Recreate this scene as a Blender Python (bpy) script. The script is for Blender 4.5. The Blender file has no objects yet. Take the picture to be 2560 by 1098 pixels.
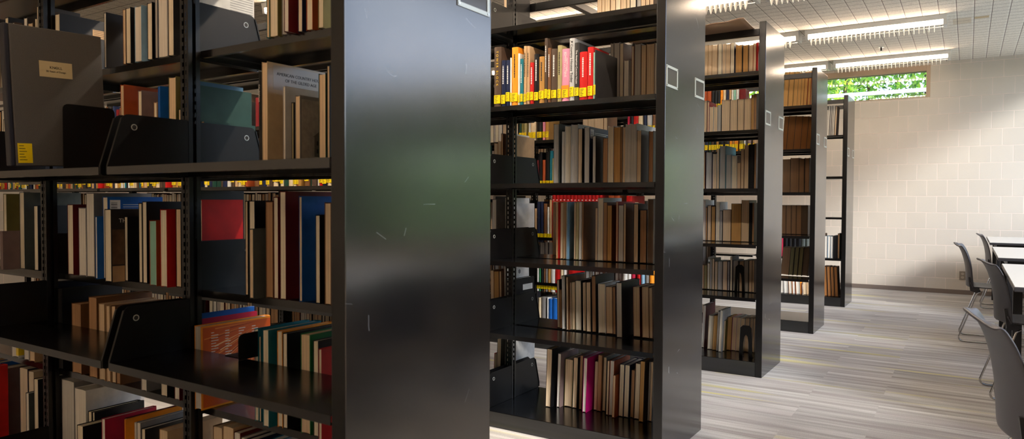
import bpy, math, random
from mathutils import Matrix, Vector
random.seed(7)
C = bpy.context.scene.collection
PI = math.pi
SC = bpy.context.scene

# ------------------------------------------------------------------ colours and materials
PAL = dict(black=(16,16,18), charcoal=(46,44,44), slate=(78,86,84), gray=(128,126,124), lightgray=(188,188,188), white=(226,225,220),
  cream=(226,206,170), tan=(192,157,116), kraft=(190,170,135), gold=(172,126,62), amber=(140,85,35), brown=(112,74,44), umber=(70,54,42),
  rust=(165,75,35), orange=(242,150,36), red=(188,22,20), darkred=(98,14,18), crimson=(172,24,58), magenta=(190,10,110), pink=(224,140,166),
  mauve=(130,110,108), navy=(20,30,60), blue=(18,92,176), paleblue=(140,180,208), teal=(18,108,124), mint=(150,200,180), darkteal=(34,70,66), steelblue=(70,110,140), green=(40,120,70),
  darkgreen=(18,58,46), olive=(110,104,54), khaki=(160,150,105), yellow=(244,214,10))
SAY = dict(darkred='dark red', darkgreen='dark green', lightgray='light grey', gray='grey', paleblue='pale blue', umber='dark brown', gold='golden tan',
  kraft='plastic-wrapped tan', slate='slate grey', amber='amber brown', darkteal='dark teal', steelblue='steel blue', rust='rust orange', mauve='grey mauve', white='white', navy='navy blue')
def lin(c):
    f = lambda v: v/12.92 if v <= .04045 else ((v+.055)/1.055)**2.4
    return tuple(f(v/255) for v in c) + (1,)
MATS = {}
def newmat(name):
    m = bpy.data.materials.new(name); m.use_nodes = True
    return m, m.node_tree.nodes, m.node_tree.links, m.node_tree.nodes['Principled BSDF']
def plain(name, col, rough=.5, metal=0, ior=1.5, noise=0, nscale=40, bump=0, bscale=300):
    if name in MATS: return MATS[name]
    m, N, L, b = newmat(name)
    b.inputs['Base Color'].default_value = lin(col); b.inputs['Roughness'].default_value = rough
    b.inputs['Metallic'].default_value = metal; b.inputs['IOR'].default_value = ior
    if noise or bump:
        tc = N.new('ShaderNodeTexCoord')
    if noise:
        nz = N.new('ShaderNodeTexNoise'); nz.inputs['Scale'].default_value = nscale; nz.inputs['Detail'].default_value = 3
        L.new(tc.outputs['Object'], nz.inputs['Vector'])
        hs = N.new('ShaderNodeHueSaturation'); hs.inputs['Color'].default_value = lin(col)
        mr = N.new('ShaderNodeMapRange'); mr.inputs[1].default_value = .3; mr.inputs[2].default_value = .7
        mr.inputs[3].default_value = 1-noise; mr.inputs[4].default_value = 1+noise
        L.new(nz.outputs['Fac'], mr.inputs[0]); L.new(mr.outputs[0], hs.inputs['Value']); L.new(hs.outputs[0], b.inputs['Base Color'])
    if bump:
        n2 = N.new('ShaderNodeTexNoise'); n2.inputs['Scale'].default_value = bscale
        L.new(tc.outputs['Object'], n2.inputs['Vector'])
        bp = N.new('ShaderNodeBump'); bp.inputs['Strength'].default_value = bump; bp.inputs['Distance'].default_value = .002
        L.new(n2.outputs['Fac'], bp.inputs['Height']); L.new(bp.outputs[0], b.inputs['Normal'])
    MATS[name] = m
    return m
def cloth(c):
    gl = c in ('kraft',)
    return plain('cover_'+c, PAL[c], .22 if gl else (.4 if c in ('black','charcoal','navy') else .55), ior=1.5 if gl else 1.36, noise=.1, nscale=25)
PAGE = dict(tan=(232,206,170), cream=(243,231,205), brown=(188,145,104), gray=(190,186,178), lightgray=(214,210,202), gold=(206,160,96), amber=(160,104,50), umber=(120,98,78), olive=(150,140,96), khaki=(196,184,140), white=(238,232,220))
def paper(c):
    key = 'pages_'+c
    if key in MATS: return MATS[key]
    m, N, L, b = newmat(key)
    b.inputs['Roughness'].default_value = .8
    tc = N.new('ShaderNodeTexCoord'); mp = N.new('ShaderNodeMapping'); mp.inputs['Scale'].default_value = (420, 6, 3)
    nz = N.new('ShaderNodeTexNoise'); nz.inputs['Scale'].default_value = 1; nz.inputs['Detail'].default_value = 2
    L.new(tc.outputs['Object'], mp.inputs[0]); L.new(mp.outputs[0], nz.inputs['Vector'])
    hs = N.new('ShaderNodeHueSaturation'); hs.inputs['Color'].default_value = lin(PAGE.get(c, PAL[c]))
    mr = N.new('ShaderNodeMapRange'); mr.inputs[1].default_value = .3; mr.inputs[2].default_value = .7; mr.inputs[3].default_value = .78; mr.inputs[4].default_value = 1.12
    L.new(nz.outputs['Fac'], mr.inputs[0]); L.new(mr.outputs[0], hs.inputs['Value']); L.new(hs.outputs[0], b.inputs['Base Color'])
    MATS[key] = m
    return m
def mathn(N, L, op, a, bv=None):
    n = N.new('ShaderNodeMath'); n.operation = op
    for i, v in enumerate((a, bv)):
        if v is None: continue
        if isinstance(v, (int, float)): n.inputs[i].default_value = v
        else: L.new(v, n.inputs[i])
    return n.outputs[0]
def mixc(N, L, fac, a, b2):
    n = N.new('ShaderNodeMix'); n.data_type = 'RGBA'
    if isinstance(fac, (int, float)): n.inputs[0].default_value = fac
    else: L.new(fac, n.inputs[0])
    for i, v in ((6, a), (7, b2)):
        if isinstance(v, tuple): n.inputs[i].default_value = v
        else: L.new(v, n.inputs[i])
    return n.outputs[2]

STEEL = plain('black_enamel_steel', (8,7,7), .32, ior=1.45, bump=.06, bscale=900)
SHELFM = plain('black_gloss_shelf_steel', (9,9,10), .17, ior=1.65, bump=.02, bscale=700)
BRKT = plain('black_bracket_steel', (8,8,9), .42, ior=1.36)
SLOT = plain('worn_slot_steel', (120,118,114), .4)
CHROME = plain('chrome_wire', (205,205,205), .12, metal=1)
ALU = plain('brushed_aluminium', (205,210,205), .35, metal=.6)
CARDM = plain('label_card', (70,66,62), .15, ior=1.6)
YEL = plain('yellow_sticker', PAL['yellow'], .35)
INK = plain('black_ink', (22,20,18), .6)
WINK = plain('white_ink', (232,230,224), .5)
YINK = plain('yellow_ink', (222,184,46), .5)
REDINK = plain('red_ink', (190,40,34), .5)

def panel_mat():
    m, N, L, b = newmat('black_satin_end_panel')
    b.inputs['IOR'].default_value = 2.12
    tc = N.new('ShaderNodeTexCoord')
    # fine scuffs and scratches worn into the enamel
    mp = N.new('ShaderNodeMapping'); mp.inputs['Rotation'].default_value = (.6, 0, 0); mp.inputs['Scale'].default_value = (1, 3, 26)
    nz = N.new('ShaderNodeTexNoise'); nz.inputs['Scale'].default_value = 2.2; nz.inputs['Detail'].default_value = 6
    L.new(tc.outputs['Object'], mp.inputs[0]); L.new(mp.outputs[0], nz.inputs['Vector'])
    mr = N.new('ShaderNodeMapRange'); mr.inputs[1].default_value = .70; mr.inputs[2].default_value = .78; mr.clamp = True
    L.new(nz.outputs['Fac'], mr.inputs[0])
    n4 = N.new('ShaderNodeTexNoise'); n4.inputs['Scale'].default_value = 2.6; n4.inputs['Detail'].default_value = 1; n4.inputs['Distortion'].default_value = .6; L.new(tc.outputs['Object'], n4.inputs['Vector'])
    hair = mathn(N, L, 'LESS_THAN', mathn(N, L, 'ABSOLUTE', mathn(N, L, 'SUBTRACT', n4.outputs['Fac'], .5)), .0006)
    n5 = N.new('ShaderNodeTexNoise'); n5.inputs['Scale'].default_value = 9; n5.inputs['Detail'].default_value = 2; L.new(tc.outputs['Object'], n5.inputs['Vector'])
    hair = mathn(N, L, 'MULTIPLY', hair, mathn(N, L, 'GREATER_THAN', n5.outputs['Fac'], .61))
    c0 = mixc(N, L, mr.outputs[0], lin((12,13,17)), lin((52,54,60)))
    L.new(mixc(N, L, hair, c0, lin((150,152,158))), b.inputs['Base Color'])
    n3 = N.new('ShaderNodeTexNoise'); n3.inputs['Scale'].default_value = 5
    L.new(tc.outputs['Object'], n3.inputs['Vector'])
    r = N.new('ShaderNodeMapRange'); r.inputs[3].default_value = .13; r.inputs[4].default_value = .19
    L.new(n3.outputs['Fac'], r.inputs[0]); L.new(r.outputs[0], b.inputs['Roughness'])
    n2 = N.new('ShaderNodeTexNoise'); n2.inputs['Scale'].default_value = 700
    L.new(tc.outputs['Object'], n2.inputs['Vector'])
    bp = N.new('ShaderNodeBump'); bp.inputs['Strength'].default_value = .04; bp.inputs['Distance'].default_value = .001
    L.new(n2.outputs['Fac'], bp.inputs['Height']); L.new(bp.outputs[0], b.inputs['Normal'])
    return m
PANEL = panel_mat()

def block_mat():
    m, N, L, b = newmat('painted_concrete_block')
    tc = N.new('ShaderNodeTexCoord'); sx = N.new('ShaderNodeSeparateXYZ'); L.new(tc.outputs['Object'], sx.inputs[0])
    geo = N.new('ShaderNodeNewGeometry'); sn = N.new('ShaderNodeSeparateXYZ'); L.new(geo.outputs['Normal'], sn.inputs[0])
    ax = mathn(N, L, 'ABSOLUTE', sn.outputs[0])
    mk = mathn(N, L, 'GREATER_THAN', ax, .5)
    u = N.new('ShaderNodeMix'); u.data_type = 'FLOAT'; L.new(mk, u.inputs[0]); L.new(sx.outputs[0], u.inputs[2]); L.new(sx.outputs[1], u.inputs[3])
    cb = N.new('ShaderNodeCombineXYZ')
    L.new(mathn(N, L, 'ADD', u.outputs[0], 22.15+.004), cb.inputs[0]); L.new(mathn(N, L, 'ADD', sx.outputs[2], 20*.20437*2-.1936), cb.inputs[1])
    br = N.new('ShaderNodeTexBrick'); br.offset = .5
    br.inputs['Scale'].default_value = 1; br.inputs['Brick Width'].default_value = .2215; br.inputs['Row Height'].default_value = .20437
    br.inputs['Mortar Size'].default_value = .0045; br.inputs['Mortar Smooth'].default_value = .2
    br.inputs['Color1'].default_value = lin((221,212,199)); br.inputs['Color2'].default_value = lin((217,208,195)); br.inputs['Mortar'].default_value = lin((240,226,214))
    L.new(cb.outputs[0], br.inputs['Vector']); L.new(br.outputs['Color'], b.inputs['Base Color'])
    b.inputs['Roughness'].default_value = .55
    nz = N.new('ShaderNodeTexNoise'); nz.inputs['Scale'].default_value = 90; nz.inputs['Detail'].default_value = 5
    L.new(tc.outputs['Object'], nz.inputs['Vector'])
    hgt = mathn(N, L, 'SUBTRACT', mathn(N, L, 'MULTIPLY', nz.outputs['Fac'], .16), br.outputs['Fac'])
    bp = N.new('ShaderNodeBump'); bp.inputs['Strength'].default_value = .7; bp.inputs['Distance'].default_value = .004
    L.new(hgt, bp.inputs['Height']); L.new(bp.outputs[0], b.inputs['Normal'])
    return m
def ceiling_mat():
    m, N, L, b = newmat('acoustic_ceiling_tile')
    tc = N.new('ShaderNodeTexCoord'); sx = N.new('ShaderNodeSeparateXYZ'); L.new(tc.outputs['Object'], sx.inputs[0])
    fx = mathn(N, L, 'FRACT', mathn(N, L, 'DIVIDE', mathn(N, L, 'ADD', sx.outputs[0], 13.63-.843), .1363))
    fy = mathn(N, L, 'FRACT', mathn(N, L, 'DIVIDE', mathn(N, L, 'ADD', sx.outputs[1], 20), .128))
    line = mathn(N, L, 'MAXIMUM', mathn(N, L, 'LESS_THAN', fx, .034), mathn(N, L, 'LESS_THAN', fy, .042))
    edge = mathn(N, L, 'GREATER_THAN', fx, .90)
    nz = N.new('ShaderNodeTexNoise'); nz.inputs['Scale'].default_value = 160; nz.inputs['Detail'].default_value = 4
    L.new(tc.outputs['Object'], nz.inputs['Vector'])
    mr = N.new('ShaderNodeMapRange'); mr.inputs[1].default_value = .36; mr.inputs[2].default_value = .5
    L.new(nz.outputs['Fac'], mr.inputs[0])
    c = mixc(N, L, mr.outputs[0], lin((206,198,184)), lin((240,234,222)))
    c = mixc(N, L, edge, c, lin((240,235,224)))
    def boxmask(x0, hx, y0, hy):
        return mathn(N, L, 'MULTIPLY', mathn(N, L, 'LESS_THAN', mathn(N, L, 'ABSOLUTE', mathn(N, L, 'SUBTRACT', sx.outputs[0], x0)), hx), mathn(N, L, 'LESS_THAN', mathn(N, L, 'ABSOLUTE', mathn(N, L, 'SUBTRACT', sx.outputs[1], y0)), hy))
    st = mathn(N, L, 'MAXIMUM', boxmask(1.178, .058, 6.555, .045), mathn(N, L, 'MULTIPLY', boxmask(1.02, .075, 6.62, .13), .45))
    c = mixc(N, L, st, c, lin((206,184,146)))
    c = mixc(N, L, line, c, lin((84,66,54)))
    L.new(c, b.inputs['Base Color']); b.inputs['Roughness'].default_value = .85
    return m
def carpet_mat():
    m, N, L, b = newmat('striped_carpet_plank')
    tc = N.new('ShaderNodeTexCoord')
    br = N.new('ShaderNodeTexBrick'); br.offset = .37; br.offset_frequency = 2
    br.inputs['Scale'].default_value = 1; br.inputs['Brick Width'].default_value = 1.0; br.inputs['Row Height'].default_value = .25; br.inputs['Mortar Size'].default_value = 0
    br.inputs['Color1'].default_value = (0,0,0,1); br.inputs['Color2'].default_value = (1,1,1,1)
    sh = N.new('ShaderNodeMapping'); sh.inputs['Location'].default_value = (20.3, 20.1, 0)
    L.new(tc.outputs['Object'], sh.inputs[0]); L.new(sh.outputs[0], br.inputs['Vector'])
    def streak(sx, sy, off):
        # each plank shifts its own streaks
        ad = N.new('ShaderNodeVectorMath'); ad.operation = 'MULTIPLY_ADD'
        L.new(br.outputs['Color'], ad.inputs[0]); ad.inputs[1].default_value = (7.3, 11.7, 0)
        mp = N.new('ShaderNodeMapping'); mp.inputs['Scale'].default_value = (sx, sy, 1); mp.inputs['Location'].default_value = (off, off, 0)
        L.new(tc.outputs['Object'], mp.inputs[0]); L.new(mp.outputs[0], ad.inputs[2])
        nz = N.new('ShaderNodeTexNoise'); nz.inputs['Scale'].default_value = 1; nz.inputs['Detail'].default_value = 3
        L.new(ad.outputs[0], nz.inputs['Vector'])
        return nz.outputs['Fac']
    s1 = streak(1.0, 19, 0); s2 = streak(.7, 8, 5); s3 = streak(.5, 7.5, 13)
    r1 = N.new('ShaderNodeMapRange'); r1.inputs[1].default_value = .32; r1.inputs[2].default_value = .68; L.new(s1, r1.inputs[0])
    c = mixc(N, L, r1.outputs[0], lin((146,142,139)), lin((202,202,199)))
    r2 = N.new('ShaderNodeMapRange'); r2.inputs[1].default_value = .45; r2.inputs[2].default_value = .62; L.new(s2, r2.inputs[0])
    c = mixc(N, L, mathn(N, L, 'MULTIPLY', r2.outputs[0], .55), c, lin((160,153,152)))
    r3 = N.new('ShaderNodeMapRange'); r3.inputs[1].default_value = .62; r3.inputs[2].default_value = .72; L.new(s3, r3.inputs[0])
    c = mixc(N, L, mathn(N, L, 'MULTIPLY', r3.outputs[0], .75), c, lin((204,196,104)))
    tone = N.new('ShaderNodeMapRange'); tone.inputs[3].default_value = .86; tone.inputs[4].default_value = 1.06; L.new(br.outputs['Color'], tone.inputs[0])
    hs = N.new('ShaderNodeHueSaturation'); L.new(c, hs.inputs['Color']); L.new(tone.outputs[0], hs.inputs['Value'])
    fz = N.new('ShaderNodeTexNoise'); fz.inputs['Scale'].default_value = 260; fz.inputs['Detail'].default_value = 2; L.new(tc.outputs['Object'], fz.inputs['Vector'])
    fr = N.new('ShaderNodeMapRange'); fr.inputs[1].default_value = .3; fr.inputs[2].default_value = .7; fr.inputs[3].default_value = .80; fr.inputs[4].default_value = 1.18; L.new(fz.outputs['Fac'], fr.inputs[0])
    h2 = N.new('ShaderNodeHueSaturation'); L.new(hs.outputs[0], h2.inputs['Color']); L.new(fr.outputs[0], h2.inputs['Value'])
    L.new(h2.outputs[0], b.inputs['Base Color']); b.inputs['Roughness'].default_value = .9
    bp = N.new('ShaderNodeBump'); bp.inputs['Strength'].default_value = .3; bp.inputs['Distance'].default_value = .003
    L.new(fz.outputs['Fac'], bp.inputs['Height']); L.new(bp.outputs[0], b.inputs['Normal'])
    return m
def glass_mat():
    m = bpy.data.materials.new('window_glass'); m.use_nodes = True
    N, L = m.node_tree.nodes, m.node_tree.links
    N.remove(N['Principled BSDF'])
    t = N.new('ShaderNodeBsdfTransparent'); g = N.new('ShaderNodeBsdfGlossy'); g.inputs['Roughness'].default_value = .01
    lw = N.new('ShaderNodeLayerWeight'); fr = mathn(N, L, 'ADD', mathn(N, L, 'MULTIPLY', mathn(N, L, 'POWER', lw.outputs['Facing'], 5), .9), .045)
    mx = N.new('ShaderNodeMixShader'); L.new(fr, mx.inputs[0]); L.new(t.outputs[0], mx.inputs[1]); L.new(g.outputs[0], mx.inputs[2])
    L.new(mx.outputs[0], N['Material Output'].inputs['Surface'])
    return m
def emit(name, col, s):
    m = bpy.data.materials.new(name); m.use_nodes = True
    N, L = m.node_tree.nodes, m.node_tree.links
    N.remove(N['Principled BSDF']); e = N.new('ShaderNodeEmission'); e.inputs['Color'].default_value = lin(col); e.inputs['Strength'].default_value = s
    L.new(e.outputs[0], N['Material Output'].inputs['Surface'])
    return m
def leaf_mat(name, col, tr_=.45):
    m, N, L, b = newmat(name)
    b.inputs['Roughness'].default_value = .45
    oi = N.new('ShaderNodeTexCoord'); nz = N.new('ShaderNodeTexNoise'); nz.inputs['Scale'].default_value = 3
    L.new(oi.outputs['Object'], nz.inputs['Vector'])
    mr = N.new('ShaderNodeMapRange'); mr.inputs[1].default_value = .35; mr.inputs[2].default_value = .65; L.new(nz.outputs['Fac'], mr.inputs[0])
    c = mixc(N, L, mr.outputs[0], lin(col), lin((min(255,col[0]+60), min(255,col[1]+40), col[2])))
    L.new(c, b.inputs['Base Color'])
    tr = N.new('ShaderNodeBsdfTranslucent'); L.new(c, tr.inputs['Color'])
    mx = N.new('ShaderNodeMixShader'); mx.inputs[0].default_value = tr_
    L.new(b.outputs[0], mx.inputs[1]); L.new(tr.outputs[0], mx.inputs[2]); L.new(mx.outputs[0], N['Material Output'].inputs['Surface'])
    return m

# ------------------------------------------------------------------ mesh helpers
class MB:
    def __init__(s): s.v, s.f, s.mi, s.mats = [], [], [], []
    def m(s, mat):
        if mat not in s.mats: s.mats.append(mat)
        return s.mats.index(mat)
    def add(s, vs, fs, mat, M=None):
        o = len(s.v); k = s.m(mat)
        s.v += [tuple(M @ Vector(p)) for p in vs] if M else [tuple(p) for p in vs]
        s.f += [tuple(i+o for i in f) for f in fs]; s.mi += [k]*len(fs)
    def box(s, x0, x1, y0, y1, z0, z1, mat, M=None):
        vs = [(x, y, z) for z in (z0, z1) for y in (y0, y1) for x in (x0, x1)]
        s.add(vs, [(0,2,3,1), (4,5,7,6), (0,1,5,4), (2,6,7,3), (0,4,6,2), (1,3,7,5)], mat, M)
    def prism(s, pts, a0, a1, axis, mat, M=None):
        """polygon extruded along an axis; the polygon's two coordinates are the other two axes in order"""
        n = len(pts)
        def P(p, a): return {0: (a, p[0], p[1]), 1: (p[0], a, p[1]), 2: (p[0], p[1], a)}[axis]
        area = sum(pts[i][0]*pts[(i+1) % n][1]-pts[(i+1) % n][0]*pts[i][1] for i in range(n))
        if (area < 0) != (axis == 1): pts = pts[::-1]
        vs = [P(p, a0) for p in pts] + [P(p, a1) for p in pts]
        fs = [tuple(range(n))[::-1], tuple(range(n, 2*n))] + [(i, (i+1) % n, n+(i+1) % n, n+i) for i in range(n)]
        s.add(vs, fs, mat, M)
    def tube(s, path, r, mat, seg=8, closed=False):
        path = [Vector(p) for p in path]; n = len(path); vs = []; up = None
        for i in range(n):
            a = path[i-1] if (i or closed) else path[i]; b = path[(i+1) % n] if (i < n-1 or closed) else path[i]
            t = (b-a).normalized()
            if up is None: up = Vector((0,0,1)) if abs(t.z) < .9 else Vector((1,0,0))
            sd = t.cross(up).normalized(); up = sd.cross(t).normalized()
            vs += [tuple(path[i] + r*(math.cos(k*2*PI/seg)*sd + math.sin(k*2*PI/seg)*up)) for k in range(seg)]
        fs = []
        for i in range(n if closed else n-1):
            j = (i+1) % n
            fs += [(i*seg+k, i*seg+(k+1) % seg, j*seg+(k+1) % seg, j*seg+k) for k in range(seg)]
        if not closed: fs += [tuple(range(seg))[::-1], tuple(range((n-1)*seg, n*seg))]
        s.add(vs, fs, mat)
    def build(s, name, parent=None, smooth=False, bevel=0, label=None):
        me = bpy.data.meshes.new(name); me.from_pydata(s.v, [], s.f)
        for mt in s.mats: me.materials.append(mt)
        me.polygons.foreach_set('material_index', s.mi)
        if smooth: me.polygons.foreach_set('use_smooth', [True]*len(s.f))
        me.update()
        o = bpy.data.objects.new(name, me); C.objects.link(o)
        if parent: o.parent = parent
        if bevel:
            b = o.modifiers.new('bevel', 'BEVEL'); b.width = bevel; b.segments = 2; b.limit_method = 'ANGLE'
        if label: o['label'] = label
        return o
def rounded(pts, r, seg=4):
    out = []; n = len(pts)
    rr = r if isinstance(r, (list, tuple)) else [r]*n
    for i in range(n):
        p0, p, p1 = Vector(pts[i-1]), Vector(pts[i]), Vector(pts[(i+1) % n])
        if rr[i] <= 0: out.append(tuple(p)); continue
        a = p+(p0-p).normalized()*rr[i]; b = p+(p1-p).normalized()*rr[i]
        for k in range(seg+1):
            t = k/seg; out.append(tuple(a.lerp(p, t).lerp(p.lerp(b, t), t)))
    return out
def tag(o, label=None, cat=None, group=None, kind=None):
    if label: o['label'] = label
    if cat: o['category'] = cat
    if group: o['group'] = group
    if kind: o['kind'] = kind
    return o
def thing(name, label, cat, loc=(0,0,0), rz=0, group=None):
    o = bpy.data.objects.new(name, None); C.objects.link(o); o.empty_display_size = .05
    o.location = loc; o.rotation_euler = (0, 0, rz)
    return tag(o, label, cat, group)
def struct(mb, name, label=None, **k):
    o = mb.build(name, **k); o['kind'] = 'structure'
    if label: o['label'] = label
    return o
FONTN = [0]
def text(name, s, size, M, mat, parent, align='CENTER', spacing=1.0):
    cu = bpy.data.curves.new(name, 'FONT'); cu.body = s; cu.size = size; cu.align_x = align; cu.align_y = 'CENTER'; cu.extrude = .0002
    cu.space_character = spacing; cu.resolution_u = 3
    tmp = bpy.data.objects.new(name, cu); C.objects.link(tmp)
    dg = bpy.context.evaluated_depsgraph_get()
    me = bpy.data.meshes.new_from_object(tmp.evaluated_get(dg)); me.name = name
    bpy.data.objects.remove(tmp); me.materials.clear(); me.materials.append(mat)
    me.transform(M)
    o = bpy.data.objects.new(name, me); C.objects.link(o); o.parent = parent
    return o
def basis(x, y, z, loc):
    M = Matrix.Identity(4)
    for i, c in enumerate((x, y, z)):
        for j in range(3): M[j][i] = c[j]
    for j in range(3): M[j][3] = loc[j]
    return M
def down_front(x, y, z): return basis((0,0,-1), (1,0,0), (0,-1,0), (x, y, z))       # spine lettering that reads downwards, facing -y
def on_side(x, y, z): return basis((0,1,0), (0,0,1), (1,0,0), (x, y, z))            # upright lettering on a face that looks to +x

# ------------------------------------------------------------------ the room
XR, YB, XL, YF, ZC = 2.22, 8.84, -7.5, -3.4, 2.89
BLOCK = block_mat(); GLASS = glass_mat(); PAINT = plain('window_frame_paint', (196,168,140), .4); DARKF = plain('dark_window_frame', (60,56,52), .4)
mb = MB(); mb.box(XL-.2, XR+.2, YF-.2, YB+.2, -.1, 0, carpet_mat()); struct(mb, 'floor')
mb = MB(); mb.box(XL-.2, XR+.2, YF-.2, YB+.2, ZC, ZC+.1, ceiling_mat()); struct(mb, 'ceiling')
WX0, WX1, WZ0, WZ1 = -2.4, .677, 2.462, 2.866
mb = MB()
mb.box(XL-.2, XR+.2, YB, YB+.2, 0, WZ0, BLOCK); mb.box(XL-.2, XR+.2, YB, YB+.2, WZ1, ZC, BLOCK)
mb.box(XL-.2, WX0, YB, YB+.2, WZ0, WZ1, BLOCK); mb.box(WX1, XR+.2, YB, YB+.2, WZ0, WZ1, BLOCK)
struct(mb, 'wall_back', 'painted concrete block wall behind the last bookcase')
RY0, RY1, RZ0, RZ1 = -.7, 8.76, .82, 2.80
mb = MB()
mb.box(XR, XR+.2, YF-.2, YB, 0, RZ0, BLOCK); mb.box(XR, XR+.2, YF-.2, YB, RZ1, ZC, BLOCK)
mb.box(XR, XR+.2, YF-.2, RY0, RZ0, RZ1, BLOCK); mb.box(XR, XR+.2, RY1, YB, RZ0, RZ1, BLOCK)
struct(mb, 'wall_right')
mb = MB(); mb.box(XL-.2, XL, YF-.2, YB, 0, ZC, BLOCK); struct(mb, 'wall_left')
mb = MB(); mb.box(XL, XR, YF-.2, YF, 0, ZC, BLOCK); struct(mb, 'wall_front')
BASE = plain('vinyl_baseboard', (120,108,100), .45)
mb = MB(); mb.box(XL, XR, YB-.008, YB, 0, .056, BASE); struct(mb, 'baseboard_back', 'grey vinyl baseboard along the block wall', bevel=.002)
mb = MB(); mb.box(XR-.008, XR, YF, YB-.008, 0, .056, BASE); struct(mb, 'baseboard_right')
# high window in the back wall
w = thing('window_1', None, None); w['kind'] = 'structure'
mb = MB(); y0, y1 = YB-.004, YB+.13; f = .045
mb.box(WX1-f, WX1, y0, y1, WZ0, WZ1, PAINT); mb.box(WX0, WX0+f, y0, y1, WZ0, WZ1, PAINT)
mb.box(WX0+f, WX1-f, y0, y1, WZ1-.072, WZ1, PAINT); mb.box(WX0+f, WX1-f, y0, y1, WZ0, WZ0+.012, PAINT)
mb.box(WX0+f, WX1-f, YB+.055, YB+.06, WZ1-.078, WZ1-.072, DARKF)
mb.build('window_frame', w, bevel=.002)
mb = MB(); mb.box(WX0+f, WX1-f, YB+.06, YB+.064, WZ0+.012, WZ1-.072, GLASS); mb.build('pane', w)
# long window band in the right wall
w = thing('window_2', None, None); w['kind'] = 'structure'
mb = MB(); n = 4; stp = (RY1-RY0)/n
mb.box(XR+.02, XR+.1, RY0, RY1, RZ0, RZ0+.04, DARKF); mb.box(XR+.02, XR+.1, RY0, RY1, RZ1-.04, RZ1, DARKF)
for k in range(n+1):
    yy = RY0+k*stp; a = 0 if k == 0 else -.02; c = 0 if k == n else .02
    mb.box(XR+.02, XR+.1, yy+a if k else yy, yy+c if k < n else yy, RZ0+.04, RZ1-.04, DARKF) if 0 < k < n else None
mb.build('window_frame', w)
for k in range(n):
    mb = MB(); mb.box(XR+.058, XR+.062, RY0+k*stp+(.02 if k else 0), RY0+(k+1)*stp-(.02 if k < n-1 else 0), RZ0+.04, RZ1-.04, GLASS); mb.build('pane', w)
# stained ceiling patch, sprinkler, outlet
t = thing('sprinkler_head', 'small metal sprinkler head hanging from the tiled ceiling', 'sprinkler', (.244, 7.51, ZC-.0005))
mb = MB(); mb.prism([(.03*math.cos(k*PI/8), .03*math.sin(k*PI/8)) for k in range(16)], -.005, 0, 2, ALU); mb.build('escutcheon', t)
mb = MB(); mb.prism([(.008*math.cos(k*PI/6), .008*math.sin(k*PI/6)) for k in range(12)], -.045, -.004, 2, BRKT); mb.build('body', t)
mb = MB(); mb.prism([(.024*math.cos(k*PI/8), .024*math.sin(k*PI/8)) for k in range(16)], -.05, -.045, 2, ALU); mb.build('deflector', t)
OUTM = plain('steel_wall_plate', (150,140,128), .35, metal=.5); OUTF = plain('receptacle_face', (196,184,168), .4)
t = thing('wall_outlet', 'metal wall outlet plate with two receptacles low on the block wall', 'outlet', (1.06, YB-.0005, .18))
mb = MB(); mb.box(-.035, .035, -.006, 0, 0, .108, OUTM); mb.build('cover_plate', t, bevel=.002)
for zz in (.032, .076):
    mb = MB(); mb.prism([(.017*math.cos(k*PI/8), zz+.014*math.sin(k*PI/8)) for k in range(16)], -.0085, -.005, 1, OUTF)
    for xx in (-.006, .006): mb.box(xx-.001, xx+.001, -.0088, -.0083, zz-.002, zz+.007, INK)
    mb.build('receptacle', t)

# ------------------------------------------------------------------ bookcases: double-faced cantilever steel shelving
YR = (-0.4637, 1.3920, 3.1623, 4.9839, 6.8379)
DP, TP, HT, PITCH = .54, .042, 2.286, .914
YC = DP/2
ORD = ('first','second','third','fourth','fifth')
CASE = ('front','second','third','fourth','last')
CASELAB = ('black steel double-sided bookcase closest to the camera, with large glossy end panel',
 'second black steel bookcase, bright window light mirrored on its end panel',
 'third black steel bookcase, thin wavy sheet lying on its top',
 'fourth black steel bookcase, holding rows of thick brown bound volumes',
 'fifth and last black steel bookcase, nearly empty, next to the block wall')
NEAR = ((1.227,.674), (1.985,1.60,1.22,.836,.474), (1.975,1.60,1.222,.857,.511), (1.969,1.593,1.219,.84,.465), (1.86,1.414,.97,.52))
FAR = ((1.98,1.60,1.225,.85,.48), (1.985,1.60,1.22,.836,.474), (1.975,1.60,1.222,.857,.511), (1.969,1.593,1.219,.84,.465), (1.86,1.414,.97,.52))
BASEZ = (.09, .08, .097, .10, .10)
NB = (3, 7, 4, 4, 4)
def upright_x(k): return -.0585 if k == 0 else -.0405-PITCH*k
def shelf_mb(x0, x1, ya, yb, z):
    """sheet steel shelf with rolled front and back lips, seen from below as a tray"""
    mb = MB(); t = .002; l = .022
    pts = [(ya, z), (ya, z-l), (ya+.012, z-l), (ya+.012, z-l+t), (ya+t, z-l+t), (ya+t, z-t), (yb-t, z-t), (yb-t, z-l+t), (yb-.012, z-l+t), (yb-.012, z-l), (yb, z-l), (yb, z)]
    mb.prism(pts, x0, x1, 0, SHELFM); return mb
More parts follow.
